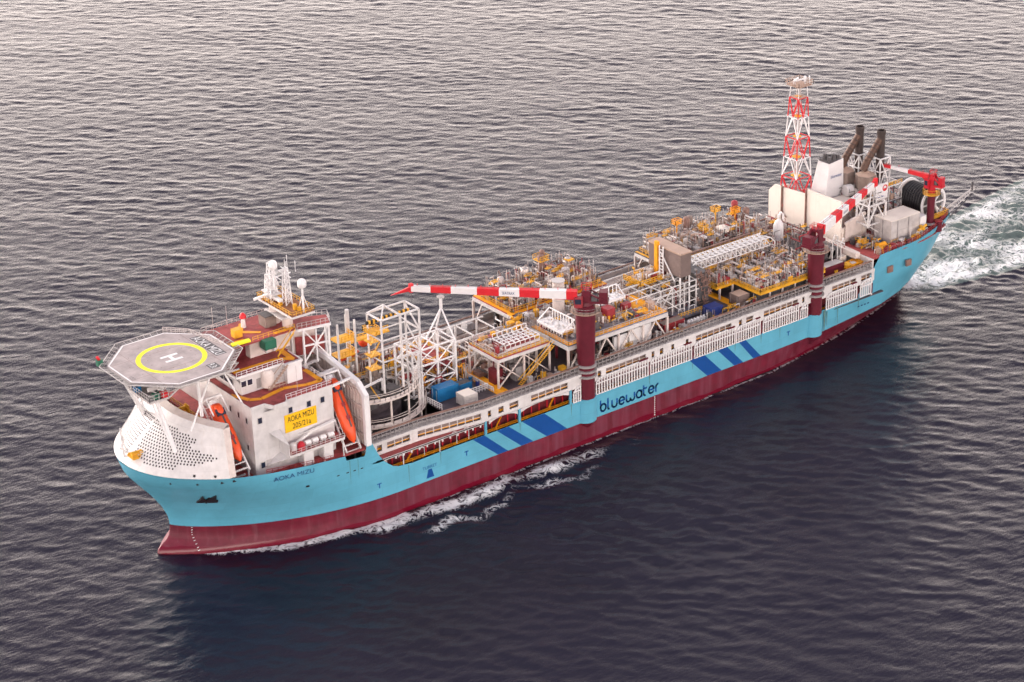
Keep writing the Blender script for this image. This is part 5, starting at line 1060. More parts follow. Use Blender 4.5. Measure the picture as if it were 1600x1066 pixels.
# grey-white column amidships
T = thing('vent_column', 'tall plain off-white column standing behind the crane boom', 'column', (121.2, -2, 19)); ob('shaft', MB().lathe((121.2, -2, 19), [(1.6, 0), (1.5, 16.6)], 24), 'pinkwhite', T, True); ob('flange', MB().lathe((121.2, -2, 35.5), [(1.7, 0), (1.7, .25)], 24), 'lgrey', T); ob('flange', MB().lathe((121.2, -2, 30.5), [(1.62, 0), (1.62, .2)], 24), 'lgrey', T)
# M3: far module
T = module('process_module', 'long far module with orange rim and a jungle of pipes on the starboard side', (110.2, 141, 3.0, 19.2), 19.2, 27.6, 'deckred', 'orange', .9, .5, 4, 'A', 1.4)
under(T, (112, 140, 4, 16), 19.2, 27.6, 50, 13); clutter(T, (111.2, 140, 4.2, 18.6, 27.6), 750, 41, tall=4.6, pal=['pipe', 'grey', 'brownpipe', 'redbox', 'grey', 'lgrey', 'dgrey', 'brownpipe', 'pinkwhite', 'steel'])
for i, (x, y, r_, h, m_) in enumerate(((116, 15, .9, 5, 'pipe'), (123, 14, 1.1, 6, 'steel'), (129, 15, .9, 7.5, 'brownpipe'), (133, 10, 1.2, 4.5, 'pipe'), (119, 9, .8, 4, 'grey'), (126, 8, 1.0, 4.2, 'steel'), (137, 14, .9, 5, 'pipe'), (130.5, 16.5, .7, 8, 'brownpipe'))): vessel(T, (x, y, 27.6), (0, 0, 1), r_, h, m_)
mb = MB(); mb.box(128, 131, 14, 17, 33.4, 33.6); mb.rail([(128, 14, 33.6), (131, 14, 33.6), (131, 17, 33.6), (128, 17, 33.6)], 1.2, 1, .1); mb.box(136, 138, 12.5, 14.5, 32, 32.3); ob('upper_platform', mb, 'yellow', T)
# mid pipe rack between M3 and the tan-clad housing
T = thing('pipe_rack', 'grey and white pipe rack frame running between the midships modules', 'pipe rack', (146, 3, 19)); mb = MB()
for x in (136, 142, 148, 154): 
    for y in (-2.6, 5): mb.bar((x, y, 19), (x, y, 27.6), .4)
for z in (23.4, 27.4):
    for y in (-2.6, 5): mb.bar((136, y, z), (160, y, z), .32)
for x in (136, 142, 148): mb.bar((x, -2.6, 19.5), (x + 6, -2.6, 23.4), .25); mb.bar((x, -2.6, 27.4), (x + 6, -2.6, 23.4), .22)
for x in (140, 144, 148, 152, 156, 160): 
    for y in (-9.8, -6): mb.bar((x, y, 19.2), (x, y, 27.6), .3)
for z in (22.2, 24.8, 27.6):
    for y in (-9.8, -6, -2.6): mb.bar((138, y, z), (161, y, z), .22)
    for x in (140, 144, 148, 152, 156, 160): mb.bar((x, -9.8, z), (x, -2.6, z), .18)
for x in (140, 148): mb.bar((x, -9.8, 22.2), (x + 4, -9.8, 27.6), .2); mb.bar((x + 8, -9.8, 22.2), (x + 4, -9.8, 27.6), .2)
mb.bar((140, -9.8, 26), (161, -9.8, 26), .32); mb.bar((148, -9.8, 26), (156, -9.8, 19.4), .28); mb.bar((140, -9.8, 19.4), (148, -9.8, 26), .28)
ob('frame', mb, 'white', T); clutter(T, (136, 160, -2, 5, 23.5), 260, 51, tall=3.5, rails=False, alongy=.3); clutter(T, (140, 160, -9, -2, 19.1), 150, 52, tall=8, rails=False)
# tan housing
T = thing('louvred_housing', 'large tan and brown windowless housing raised above the pipes', 'housing', (156.5, -4, 19))
ob('wall', MB().box(154.7, 158.2, -9.8, 2.6, 29.4, 35.6), 'tandark', T); ob('roof', MB().box(154.5, 158.4, -10.0, 2.8, 35.6, 36.0), 'tan', T)
mb = MB().bar((154.3, -1.0, 28), (154.3, -1.0, 37), .8, 1.2); ob('ladder_cage', mb, 'orange', T)
mb = MB(); 
for y in (-2.2, -3.6): mb.bar((154.2, y, 27.5), (154.2, y, 36.2), .25)
for k in range(9): mb.bar((154.2, -2.2, 28 + k * .9), (154.2, -3.6, 28 + k * .9), .16)
for y in (-9.4, 2.2):
    for x in (154.9, 158): mb.bar((x, y, 19), (x, y, 29.4), .32)
mb.bar((154.3, -2.5, 34.5), (154.3, -8, 28), .25); ob('ladder', mb, 'cleanwhite', T)
mb = MB().box(146.5, 154.4, -3.6, 3, 27.2, 27.5); mb.rail([(146.5, -3.6, 27.5), (154.4, -3.6, 27.5)], 1.1, 1, .16); mb.rail([(146.5, -3.6, 27.5), (146.5, 3, 27.5)], 1.1, 1, .16); ob('yellow_platform', mb, 'yellow', T)
clutter(T, (147, 154, -3, 2.6, 27.5), 40, 53, tall=2.2, rails=False, pal=['cleanwhite', 'pipe', 'yellow', 'grey'])
# M4: dark lattice wall of pipes
T = thing('valve_skid', 'tall dark grey wall of stacked valves and pipes in the gap between modules', 'machinery', (163, -5, 19)); ob('core', MB().box(160.5, 164.5, -9.5, 1.5, 19.1, 28.6), 'dgrey', T); 
mb = MB(); r = random.Random(4)
for k in range(120): x, y, z = r.uniform(159.8, 164.8), r.uniform(-10, 1.6), r.uniform(19.5, 28.8); mb.box(x - .3, x + .3, y - .3, y + .3, z - .2, z + .2)
ob('valves', mb, 'grey', T); mb = MB()
for k in range(50): x, z = r.uniform(159.8, 164.6), r.uniform(20, 29.4); mb.bar((x, -10.1, z), (x, -10.1, z + 1.2), .2, n=6); mb.bar((x, -10.1, z), (x + 1, -10.1, z), .2, n=6)
ob('pipework', mb, 'brownpipe', T)
# M5: near aft module crammed with pipes
T = thing('process_module', 'crowded near aft module of pink, grey and white pipes inside yellow rails', 'process module', (183, -9, 19))
o_ = [(174.3, -18.7), (197.5, -18.7), (197.5, 1.6), (168.0, 1.6), (168.0, -8.8), (174.3, -8.8)]
ob('deck', plate(o_, 22.4, .3), 'deckdark', T); mb = MB()
for (a, b_) in zip(o_, o_[1:] + o_[:1]): mb.bar((*a, 22.3), (*b_, 22.3), .25, .7)
ob('rim', mb, 'yellow', T)
mb = MB(); mb.rail([(*q, 22.4) for q in (o_[3], o_[4], o_[5], o_[0], o_[1])], 1.15, 1.2, .13, 3); ob('handrail', mb, 'yellow', T)
mb = MB()
for x in np.arange(169, 198, 4.5):
    for y in (-18.3, -9, 1): 
        if x > 174 or y > -10: mb.bar((float(x), y, 19), (float(x), y, 22.1), .4)
obs('leg', mb, 'pinkwhite', T); ob('lower_casing', MB().box(175, 197, -17.9, 0, 19.05, 22.0), 'dgrey', T)
PK = ['pinkwhite', 'grey', 'pipe', 'dgrey', 'brownpipe', 'lgrey', 'grey', 'pinkwhite', 'steel', 'white', 'grey', 'redbox']
clutter(T, (174.8, 197, -18.2, -8.8, 22.4), 1000, 61, tall=3.4, pal=PK, rails=False, alongy=.7); clutter(T, (168.5, 197, -8.8, 1.2, 22.4), 900, 62, tall=3.6, pal=PK, rails=False, alongy=.7)
r = random.Random(9)
for i in range(11): 
    x = 176.5 + (i % 6) * 3.5; y = -5.5 if i < 6 else -11.5; L_ = 3.6 + r.random() * 1.5; vessel(T, (x, y, 24.2 + r.random()), (0, -1, 0), .38 + .18 * r.random(), L_, r.choice(['cleanwhite', 'white', 'pipe']), 'exchanger')
for x, y, h in ((171, -2, 3.2), (180, -.5, 2.6), (186, -3, 3.4), (193.5, -16, 2.6)): ob('valve_platform', MB().box(x - 1, x + 1, y - .8, y + .8, 22.4 + h - .9, 22.4 + h), 'yellow', T)
# M6: far aft module
T = module('process_module', 'far aft module of white exchangers and yellow platforms on the starboard side', (163.5, 199, 5.2, 18.6), 19.2, 25.4, 'deckdark', 'yellow', .8, .45, 5, 'A', .8)
under(T, (165, 198, 6, 17), 19.2, 25.4, 40, 14)
clutter(T, (164.5, 198, 6, 18, 25.4), 900, 71, tall=4.6, pal=PK + ['white', 'tan'], alongy=.6)
for i in range(8): vessel(T, (166.5 + i * 2.6, 15.2 - (i % 2), 27.2 + (i % 3) * .6), (0, -1, 0), .5, 6.2, 'cleanwhite' if i % 2 else 'pinkwhite', 'exchanger')
for x, y, z, m_ in ((176, 16, 31, 'orange'), (181, 11, 29.6, 'yellow'), (189, 15, 31.6, 'yellow'), (193.5, 12, 31, 'orange'), (168, 17, 28.4, 'yellow')): ob('upper_platform', MB().box(x - 1.2, x + 1.2, y - .9, y + .9, z, z + .15).rail([(x - 1.2, y - .9, z + .1), (x + 1.2, y - .9, z + .1), (x + 1.2, y + .9, z + .1), (x - 1.2, y + .9, z + .1), (x - 1.2, y - .9, z + .1)], 1.1, .8, .13).bar((x, y, 25.4), (x, y, z), .3), m_, T)
for x, y, h, m_ in ((179, 15.5, 7, 'brownpipe'), (181, 16.5, 6.5, 'housing'), (188, 9.5, 4.2, 'redbox'), (196, 15, 7.5, 'redbox'), (197.5, 12, 6, 'brownpipe')): vessel(T, (x, y, 25.4), (0, 0, 1), .9, h, m_)
ob('drum_top', MB().lathe((186.5, 9.2, 28.4), [(2.0, 0), (2.0, .8), (.4, 1.5)], 16), 'cream', T)
# white tubular pipe bridge
T = thing('pipe_bridge', 'long white trussed pipe bridge running fore and aft between the aft modules', 'bridge', (178, -3, 24)); mb = MB(); n = 15
for i in range(n):
    x0_, x1_ = 165 + i * 1.75, 165 + (i + 1) * 1.75
    for (ya, za), (yb_, zb_) in (((-.4, 29.2), (-4.2, 29.2)), ((-4.2, 29.2), (-4.2, 27.0)), ((-4.2, 27.0), (-.4, 27.0)), ((-.4, 27.0), (-.4, 29.2))):
        mb.bar((x0_, ya, za), (x1_, ya, za), .3, n=6); mb.bar((x0_, ya, za), (x0_, yb_, zb_), .2); mb.bar((x0_, ya, za), (x1_, yb_, zb_), .2)
mb.pipe([(165, -4.2, 29.2), (163.4, -4.2, 28.2), (163, -4.2, 25), (163, -4.2, 22.4)], .3, 6); mb.pipe([(165, -.4, 29.2), (163.4, -.4, 28.2), (163, -.4, 22.4)], .3, 6); mb.pipe([(191.2, -4.2, 29.2), (193, -4.2, 27.5), (193.2, -4.2, 22.5)], .3, 6)
mb.bar((167, -4.2, 22.4), (167, -4.2, 27), .5); mb.bar((190, -2.5, 22.4), (190, -2.5, 27), .9, n=8)
ob('truss', mb, 'cleanwhite', T); mb = MB(); mb.bar((160, 2.4, 28.6), (190, 2.4, 28.6), .6, .3); ob('side_pipe', mb, 'brownpipe', T); ob('carried_pipe', MB().bar((165, -1.6, 27.8), (191, -1.6, 27.8), .7, n=8).bar((165, -3, 27.8), (191, -3, 27.8), .5, n=8), 'lgrey', T)
# ---------------------------------------------------------------- loose cargo on the open decks
def container(label, b, m_, ribs=True, roofm=None, top=None, nm='cargo_container', cat='container'):
    x0, x1, y0, y1, z0, z1 = b; t_ = thing(nm, label, cat, ((x0 + x1) / 2, (y0 + y1) / 2, z0), None)
    mb = MB().box(x0 + .06, x1 - .06, y0 + .06, y1 - .06, z0 + .1, z1 - .1)
    if ribs:
        k = x0 + .35
        while k < x1 - .3: mb.box(k, k + .16, y0 + .01, y1 - .01, z0 + .12, z1 - .12); k += .42
        k = y0 + .35
        while k < y1 - .3: mb.box(x0 + .01, x1 - .01, k, k + .16, z0 + .12, z1 - .12); k += .42
    ob('body', mb, m_, t_)
    mb = MB()
    for x in (x0, x1 - .15):
        for y in (y0, y1 - .15): mb.box(x, x + .15, y, y + .15, z0, z1)
    for z in (z0, z1 - .12):
        mb.box(x0 + .15, x1 - .15, y0, y0 + .12, z, z + .12); mb.box(x0 + .15, x1 - .15, y1 - .12, y1, z, z + .12)
    ob('corner_frame', mb, m_, t_)
    mb = MB(); mb.box(x0 + .15, x1 - .15, y0 + .12, y1 - .12, z1 - .12, z1 - .02); ob('roof', mb, roofm or m_, t_)
    mb = MB(); mb.bar((x0 - .02, y0 + .6, z0 + .3), (x0 - .02, y0 + .6, z1 - .3), .06); mb.bar((x0 - .02, y1 - .6, z0 + .3), (x0 - .02, y1 - .6, z1 - .3), .06); ob('door_bar', mb, 'lgrey', t_)
    return t_
container('bright blue container nearest the turret on the laydown deck', (77.6, 83.6, -10.8, -8.0, 19.1, 22.4), 'bluebox')
container('low blue open-topped container abaft the taller blue one', (84.4, 88.2, -10.0, -7.6, 19.1, 21.2), 'bluebox', roofm='dgrey')
container('light grey container standing alone beside the port rail on the laydown deck', (80.8, 84.6, -17.2, -13.6, 19.1, 22.0), 'lgrey', roofm='cream')
t_ = thing('safety_barrier', 'white railing fence around the blue containers', 'barrier', (82, -12, 19)); mb = MB(); mb.rail([(75.5, -7.5, 19.1), (76, -14.5, 19.1)], 1.5, .9, .14, 3); mb.rail([(85, -12.5, 19.1), (91, -12.5, 19.1)], 1.6, .9, .16, 3); mb.rail([(91.2, -14.5, 19.1), (91.2, -1, 19.1)], 1.1, .9, .14, 3); obs('rail', mb, 'cleanwhite', t_)
for i, (x, y, m_, lb) in enumerate(((91, -3, 'dgrey', 'small dark drum by the white barrier, farthest from the rail'), (90.4, -6.2, 'bluebox', 'small blue drum between the barrier and the orange walkway'), (90.3, -9.3, 'navy', 'dark navy drum halfway along the orange walkway'))):
    t_ = thing('oil_drum', lb, 'drum', (x, y, 19)); ob('body', MB().lathe((x, y, 19), [(.5, 0), (.5, 1.4)], 10), m_, t_); ob('lid', MB().lathe((x, y, 20.4), [(.4, 0), (.4, .06)], 10), 'grey', t_)
t_ = thing('pipe_stack', 'red pipes lying in a cradle behind the blue containers', 'pipes', (81, 0, 19)); mb = MB()
for k in range(3): mb.bar((75, 1.0 + k * .8, 21.8), (90, 1.0 + k * .8, 21.8), .75, n=8)
ob('pipes', mb, 'redbox', t_); ob('cradle', MB().box(77, 77.5, .4, 3.4, 19, 21.4).box(86, 86.5, .4, 3.4, 19, 21.4), 'grey', t_)
for i, (x, lb) in enumerate(((96.5, 'nearest-the-bow brown hatch cowl by the starboard bulwark'), (101, 'middle brown hatch cowl by the starboard bulwark'), (105.5, 'aftmost brown hatch cowl by the starboard bulwark'))):
    t_ = thing('vent_cowl', lb, 'vent', (x, 15, 19.2), 'brown vent cowls along the starboard bulwark'); ob('trunk', MB().box(x - 1.5, x + 1.5, 13.5, 16.5, 19.2, 21.6), 'housing', t_); ob('cap', MB().prism([(x - 1.8, 13.2, 21.6), (x + 1.8, 13.2, 21.6), (x + 1.0, 14, 23), (x - 1.0, 14, 23)], (0, 2.6, 0)), 'grey', t_)
t_ = thing('white_tank', 'small white conical hopper between the brown cowls and the boom rest', 'hopper', (90, 12, 19)); ob('body', MB().prism([(88, 11, 19), (92, 11, 19), (91, 11, 24), (89, 11, 24)], (0, 3, 0)), 'cleanwhite', t_); ob('cap', MB().box(88.9, 91.1, 10.9, 14.1, 24, 24.3), 'lgrey', t_)
container('long low red skid in the gap behind the grey-decked module', (144.5, 151.5, -15.2, -12.6, 19.1, 21.0), 'redbox', False, 'housing', nm='cargo_skid', cat='skid')
container('navy blue covered box at the edge of the gap between modules', (159.3, 163.6, -16.2, -13.2, 19.1, 21.6), 'navy', False, nm='covered_box', cat='box')
container('tan box with a pale lid under the corner of the crowded aft module', (169.4, 173.2, -15.8, -12.2, 19.1, 22.0), 'tandark', False, 'tan', nm='equipment_crate', cat='crate')
t_ = thing('raised_hatch', 'grey-blue raised hatch platform with yellow rail in the gap between modules', 'hatch', (156, -11, 19)); ob('plate', MB().box(151.5, 160.5, -12.6, -6.4, 19.3, 20.0), 'deckgrey', t_); mb = MB(); mb.rail([(151.5, -12.6, 20), (160.5, -12.6, 20)], 1.1, 1.1, .12); ob('rail', mb, 'yellow', t_); mb = MB(); [mb.pipe([(x, -11, 20), (x, -11, 21.4), (x + 2, -11, 21.4), (x + 2, -11, 20)], .18, 6) for x in (153, 156.5)]; obs('goal_post', mb, 'cleanwhite', t_)
t_ = thing('blue_tank', 'round bright blue tank beside the orange walkway amidships', 'tank', (149.5, -5.5, 19)); ob('body', MB().ell((149.5, -5.5, 20.6), (1.3, 1.3), 14), 'bluebox', t_, True); ob('skirt', MB().lathe((149.5, -5.5, 19), [(1.1, 0), (1.1, .9)], 12), 'dgrey', t_)
for i in range(7):
    x = 152.4 + i * 1.05; t_ = thing('white_sack', ('white bundled sack at the forward end of the row by the port gallery', 'second white sack from the red skid', 'third white sack from the red skid', 'middle sack of the seven white sacks', 'third white sack from the navy box', 'second white sack from the navy box', 'white sack nearest the navy box')[i], 'sack', (x, -15.6, 19), 'white sacks in a row by the port gallery'); ob('bag', MB().lathe((x, -15.6, 19.05), [(.36, 0), (.48, .3), (.46, 1.0), (.25, 1.25), (.08, 1.4)], 9), 'cleanwhite', t_, True)
container('maroon container with pale lid just abaft the second crane', (198.6, 206.2, -17.2, -14.2, 19.1, 22.2), 'cranered', True, 'lgrey')
t_ = thing('fast_craft', 'yellow and orange craft lying on the deck before the stern step', 'boat', (210, -16, 19)); ob('hull', MB().add([(206.6, -17.6, 19.3), (213, -17.2, 19.3), (213.2, -14.6, 19.3), (206.6, -15.6, 19.3), (206.0, -18, 20.6), (213.1, -17.5, 20.6), (213.1, -14.2, 20.6), (206, -15.2, 20.6)], [(0, 3, 2, 1), (4, 5, 6, 7), (0, 1, 5, 4), (1, 2, 6, 5), (2, 3, 7, 6), (3, 0, 4, 7)]), 'orange', t_); ob('cushion', MB().ell((207.6, -16.8, 20.8), (1.2, .7)), 'yellow', t_, True)
t_ = thing('davit_pair', 'tall white twin hooped davit over the yellow craft', 'davit', (204.8, -14, 19)); mb = MB(); mb.pipe([(204.2, -14.6, 19), (204.2, -14.6, 28), (205, -14.6, 29.4), (206, -14.6, 28.6), (206.2, -14.6, 20)], .3, 6); mb.pipe([(206.6, -15.4, 19), (206.6, -15.4, 27), (207.6, -15.4, 28)], .25, 6); ob('hoop', mb, 'white', t_)
t_ = thing('beige_duct', 'big beige slanting duct and tank before the stern step', 'duct', (211, -9, 19)); ob('duct', MB().bar((211.8, 2, 22.8), (211.8, -16.6, 22.2), 1.7, 1.5), 'pinkwhite', t_); ob('tank', MB().bar((209.4, -4, 20.6), (209.4, -13.5, 20.4), 2.6, 2.4), 'cream', t_)
T = thing('machinery_cluster', 'dark tangle of rounded machinery casings between the second crane and the white firewall', 'machinery', (204, -6, 19))
for i in range(5): ob('casing', MB().lathe((200.5 + i * 1.9, -12.4, 24 - i * .35), [(1.5, 0), (1.7, .3), (1.7, 3), (1.4, 3.4)], 14, axis=(0, 1, 0)), 'grey' if i % 2 else 'dgrey', T, True)
ob('frame', MB().box(199.5, 210.5, -11, 4, 19.1, 23), 'dgrey', T); clutter(T, (199, 212, -12, 16, 20.5), 330, 81, tall=5.5, pal=['grey', 'dgrey', 'brownpipe', 'pipe', 'pinkwhite', 'redbox', 'white'], rails=False)
t_ = thing('white_vessel', 'white domed vessel with a hooped vent in front of the firewall', 'vessel', (203, 2, 24)); ob('body', MB().lathe((202.5, 4.4, 22), [(1.4, 0), (1.4, 5.0), (1.0, 6.2), (.3, 6.9)], 16), 'cleanwhite', t_, True); ob('vent', MB().pipe([(202.5, 4.4, 28), (202.5, 4.4, 29.8), (203.3, 4.4, 30.6), (204.2, 4.4, 29.8), (204.2, 4.4, 28.4)], .6, 8), 'cleanwhite', t_)

# low piping and walkways that fill the open deck between the modules
T = thing('deck_piping', 'low runs of grey and brown deck piping along the starboard side forward', 'piping', (98, 8, 19)); clutter(T, (76, 111, 5, 12.3, 19.1), 150, 101, tall=2.2, rails=False, pal=['grey', 'brownpipe', 'pinkwhite', 'lgrey', 'dgrey'], alongy=.15)
mb = MB()
for k in range(6): mb.bar((77, 16 + k * .5, 19.6), (210, 16 + k * .5, 19.6), .28, n=6)
ob('pipe_run', mb, 'pinkwhite', T); mb = MB(); mb.box(77, 110, 12.6, 12.9, 19, 21.4); ob('coaming', mb, 'pinkwhite', T)
T = thing('port_deck_piping', 'low runs of pipes and valves on the port deck inside the gallery', 'piping', (120, -16.5, 19)); clutter(T, (100, 212, -17.3, -16.2, 19.1), 170, 102, tall=1.4, rails=False, pal=['grey', 'brownpipe', 'white', 'lgrey', 'dgrey', 'yellow'], alongy=.1)
T = thing('gap_piping', 'maze of white and grey pipes between the wide module and the brown housing', 'piping', (150, 0, 19)); clutter(T, (143.6, 160, -6, 10, 19.1), 260, 103, tall=5, rails=False, pal=['grey', 'brownpipe', 'white', 'pinkwhite', 'dgrey', 'darkred'], alongy=.5)
T = thing('forward_piping', 'yellow and grey valve gear clustered around the base of the gantry', 'piping', (72, 4, 19)); clutter(T, (58, 90, 3, 11, 24.1), 130, 104, tall=3.0, rails=False, pal=['grey', 'brownpipe', 'white', 'yellow', 'dgrey', 'redbox'], alongy=.3); clutter(T, (75.5, 91, -7, 5, 19.1), 120, 105, tall=4.5, rails=False, pal=['grey', 'redbox', 'white', 'darkred', 'orange', 'dgrey'], alongy=.3)

for bx, z_, n_, sd_ in (((112.5, 127, -15.5, -10, 26.3), 0, 60, 111), ((126, 142, -16.5, -12, 26.3), 0, 60, 112)): clutter(bpy.data.objects['process_module.001'], bx, n_, sd_, tall=1.3, rails=False, pal=['grey', 'white', 'brownpipe', 'yellow', 'lgrey'])
clutter(bpy.data.objects['process_module'], (97, 108, -6.2, -2.6, 27.0), 60, 113, tall=1.5, rails=False, pal=['pipe', 'white', 'grey', 'yellow', 'tan'])
T = thing('midship_pipe_rack', 'continuous grey and cream pipe rack along the ship centreline between the modules', 'pipe rack', (126, 0, 24)); mb = MB()
for k in range(7): mb.bar((104, -1.9 + k * .55, 24.6), (137, -1.9 + k * .55, 24.6), .32, n=6)
ob('pipes', mb, 'pipe', T); mb = MB()
for k in range(5): mb.bar((104, -1.6 + k * .7, 26.4), (137, -1.6 + k * .7, 26.4), .26, n=6)
ob('pipes', mb, 'pinkwhite', T); mb = MB()
for x in range(104, 138, 4):
    for y in (-2.3, 2.2): mb.bar((x, y, 19), (x, y, 27.4), .26)
    for z in (24.3, 26.1): mb.bar((x, -2.3, z), (x, 2.2, z), .22)
ob('frame', mb, 'white', T); clutter(T, (104, 137, -2.2, 2.2, 26.5), 130, 114, tall=2.2, rails=False, pal=['grey', 'brownpipe', 'white', 'yellow', 'pinkwhite'])

T = thing('turret_side_piping', 'grey and red pipework packed between the wind wall and the turret galleries', 'piping', (55, 0, 19)); clutter(T, (52.5, 57.5, -14, 15, 19.2), 120, 121, tall=3.5, rails=False, pal=['grey', 'redbox', 'pinkwhite', 'darkred', 'dgrey', 'brownpipe'], alongy=.6); clutter(T, (60, 76, 9.5, 17, 19.2), 110, 122, tall=3.2, rails=False, pal=['grey', 'redbox', 'pinkwhite', 'tan', 'dgrey', 'brownpipe'], alongy=.3)
# ---------------------------------------------------------------- firewall, flare tower, funnel, exhausts
T = thing('firewall', 'tall cream screen wall across the ship in front of the flare tower and funnel', 'wall', (214, 4, 22))
def panel(y0, y1, za, zb_, zlow=22.3, ch=None):
    pts = [(213.9, y0, zlow), (213.9, y1, zlow), (213.9, y1, zb_)] + ([(213.9, y1 - 2.2, ch)] if ch else []) + [(213.9, y0, za)]
    ob('panel', MB().prism(pts, (.5, 0, 0)), 'cream', T)
panel(-7.8, 5.2, 34.4, 34.3); panel(5.9, 14.5, 32.8, 32.2); panel(15.4, 20.3, 32.3, 30.0, ch=32.2)
mb = MB(); mb.box(214.1, 214.6, 5.2, 5.9, 22.3, 34.2); mb.box(214.1, 214.6, 14.5, 15.4, 22.3, 32.2); obs('seam', mb, 'brownpipe', T)
mb = MB(); mb.box(214.4, 224, -7.8, -7.3, 22.3, 26.5); mb.box(214.4, 221, 19.8, 20.3, 22.3, 30); obs('return_wall', mb, 'cream', T)
mb = MB(); mb.pipe([(213.6, 14.9, 33), (213.6, 14.9, 25), (213.6, 12.8, 24)], .4); mb.pipe([(213.6, 5.5, 34), (213.6, 5.5, 23)], .35); ob('wall_pipe', mb, 'brownpipe', T)
T = thing('flare_tower', 'tall red and white banded lattice flare tower rising behind the cream wall', 'tower', (218.5, 12.8, 22))
fx_, fy_ = 217.4, 13.2
def fw(z): return 2.8 - (z - 35.4) * .048
def fc(z): return [(fx_ + sx * fw(z), fy_ + sy * fw(z), z) for sx, sy in ((-1, -1), (1, -1), (1, 1), (-1, 1))]
LV = [24, 30, 35.4, 40.9, 46.8, 52.6, 58.1, 61.6]; CL = ['boomred', 'boomred', 'cleanwhite', 'boomred', 'cleanwhite', 'boomred', 'cleanwhite']
for i in range(7):
    a, b_ = fc(LV[i]), fc(LV[i + 1]); mb = MB()
    for q in range(4):
        r_ = (q + 1) % 4; mb.bar(a[q], b_[q], .32 if i < 6 else .24, n=8); mb.bar(b_[q], b_[r_], .22)
        if i < 6:
            mid = tuple((a[q][k] + a[r_][k]) / 2 for k in range(3))
            if i % 2: mb.bar(b_[q], mid, .2); mb.bar(b_[r_], mid, .2)
            else: mb.bar(a[q], tuple((b_[q][k] + b_[r_][k]) / 2 for k in range(3)), .2); mb.bar(a[r_], tuple((b_[q][k] + b_[r_][k]) / 2 for k in range(3)), .2)
    ob('lattice_section', mb, CL[i], T)
mb = MB()
for dx, dy in ((0, 0), (.5, .2), (-.4, .4), (.1, -.5)): mb.bar((fx_ + dx, fy_ + dy, 24), (fx_ + dx, fy_ + dy, 61.5), .28, n=6)
for z in np.arange(26, 61, .9): mb.bar((fx_ - .8, fy_ - .3, float(z)), (fx_ - .2, fy_ - .3, float(z)), .08)
ob('flare_riser', mb, 'lgrey', T)
for z in (40.9, 46.8, 52.6, 35.4, 58.1): w_ = fw(z) * .55; ob('landing', MB().box(fx_ - w_, fx_ + w_ * .2, fy_ - w_, fy_ + w_ * .4, z + .1, z + .5), 'orange' if z > 50 else 'yellow', T)
mb = MB(); mb.box(fx_ - 2.5, fx_ + 2.5, fy_ - 2.5, fy_ + 2.5, 61.6, 61.85); mb.rail([(fx_ - 2.7, fy_ - 2.7, 61.8), (fx_ + 2.7, fy_ - 2.7, 61.8), (fx_ + 2.7, fy_ + 2.7, 61.8), (fx_ - 2.7, fy_ + 2.7, 61.8), (fx_ - 2.7, fy_ - 2.7, 61.8)], 1.3, .9, .12); mb.box(fx_ - 1.4, fx_ + 1.4, fy_ - 1.4, fy_ + 1.4, 58.2, 58.5); ob('head_platform', mb, 'tan', T)
mb = MB(); mb.pipe([(fx_ - 1.8, fy_, 62), (fx_ - 1.8, fy_, 63.3), (fx_ - .6, fy_ - .3, 63.7)], .6); mb.pipe([(fx_ + 1.2, fy_ - 1, 62), (fx_ + 1.2, fy_ - 1, 64)], .75); mb.pipe([(fx_ - 2, fy_ + .4, 62.8), (fx_ + 2, fy_ - .8, 63.2)], .5); mb.pipe([(fx_ + 1.9, fy_ - 2, 62), (fx_ + 1.9, fy_ - 2, 64.2)], .4)
ob('flare_tip', mb, 'cleanwhite', T)
T = thing('funnel', 'white tapered ship funnel with a short blue company name on its port face', 'funnel', (222, 5, 22))
bt = [(219, 10.2), (226.4, 10.2), (226.4, 3.6), (219, 3.6)]; tq = [(219.6, 7.2), (225.0, 7.2), (225.0, 2.9), (219.6, 2.9)]
mb = MB(); mb.add([(x, y, 27) for x, y in bt] + [(x, y, 40.8 + (.6 if y < 5 and x > 220 else 0)) for x, y in tq], [(0, 1, 2, 3), (4, 5, 6, 7), (0, 1, 5, 4), (1, 2, 6, 5), (2, 3, 7, 6), (3, 0, 4, 7)]); fo = ob('casing', mb, 'cleanwhite', T)
text(fo, 'funnel_lettering', 'bluewater', (220.6, 3.12, 36.4), (1, 0, 0), (0, -.05, 1), 1.0, 'stripe', width=4.2, thick=.06)
mb = MB()
for i in range(5): mb.lathe((220.6 + (i % 3) * 1.6, 3.9 + (i // 3) * 1.7, 40.5), [(.55, 0), (.55, 2.0 + .5 * (i % 2)), (.45, 2.0 + .5 * (i % 2))], 10)
mb.box(219.8, 224.8, 3.1, 7.0, 40.9, 41.4); ob('exhaust_pipes', mb, 'dgrey', T)
ob('base', MB().box(217.8, 227.5, -1, 12, 22.1, 28.5), 'pinkwhite', T)
T = thing('intake_drums', 'two white horizontal drums on a pale slab at the foot of the funnel', 'duct', (224, 1, 28)); ob('slab', MB().box(219.5, 225, -2.5, 2.6, 30.4, 30.8), 'cream', T); ob('slab_leg', MB().box(220, 220.5, -2, 2, 28, 30.4).box(224, 224.5, -2, 2, 28, 30.4), 'white', T)
ob('drum', MB().lathe((224.6, 1.6, 32.2), [(1.2, 0), (1.7, .1), (1.7, 2.2), (1.2, 2.3)], 18, axis=(1, -.2, 0)), 'white', T, True); ob('drum', MB().lathe((226.9, -.2, 31.4), [(1.0, 0), (1.4, .1), (1.4, 1.8), (.9, 1.9)], 18, axis=(1, -.2, 0)), 'white', T, True)
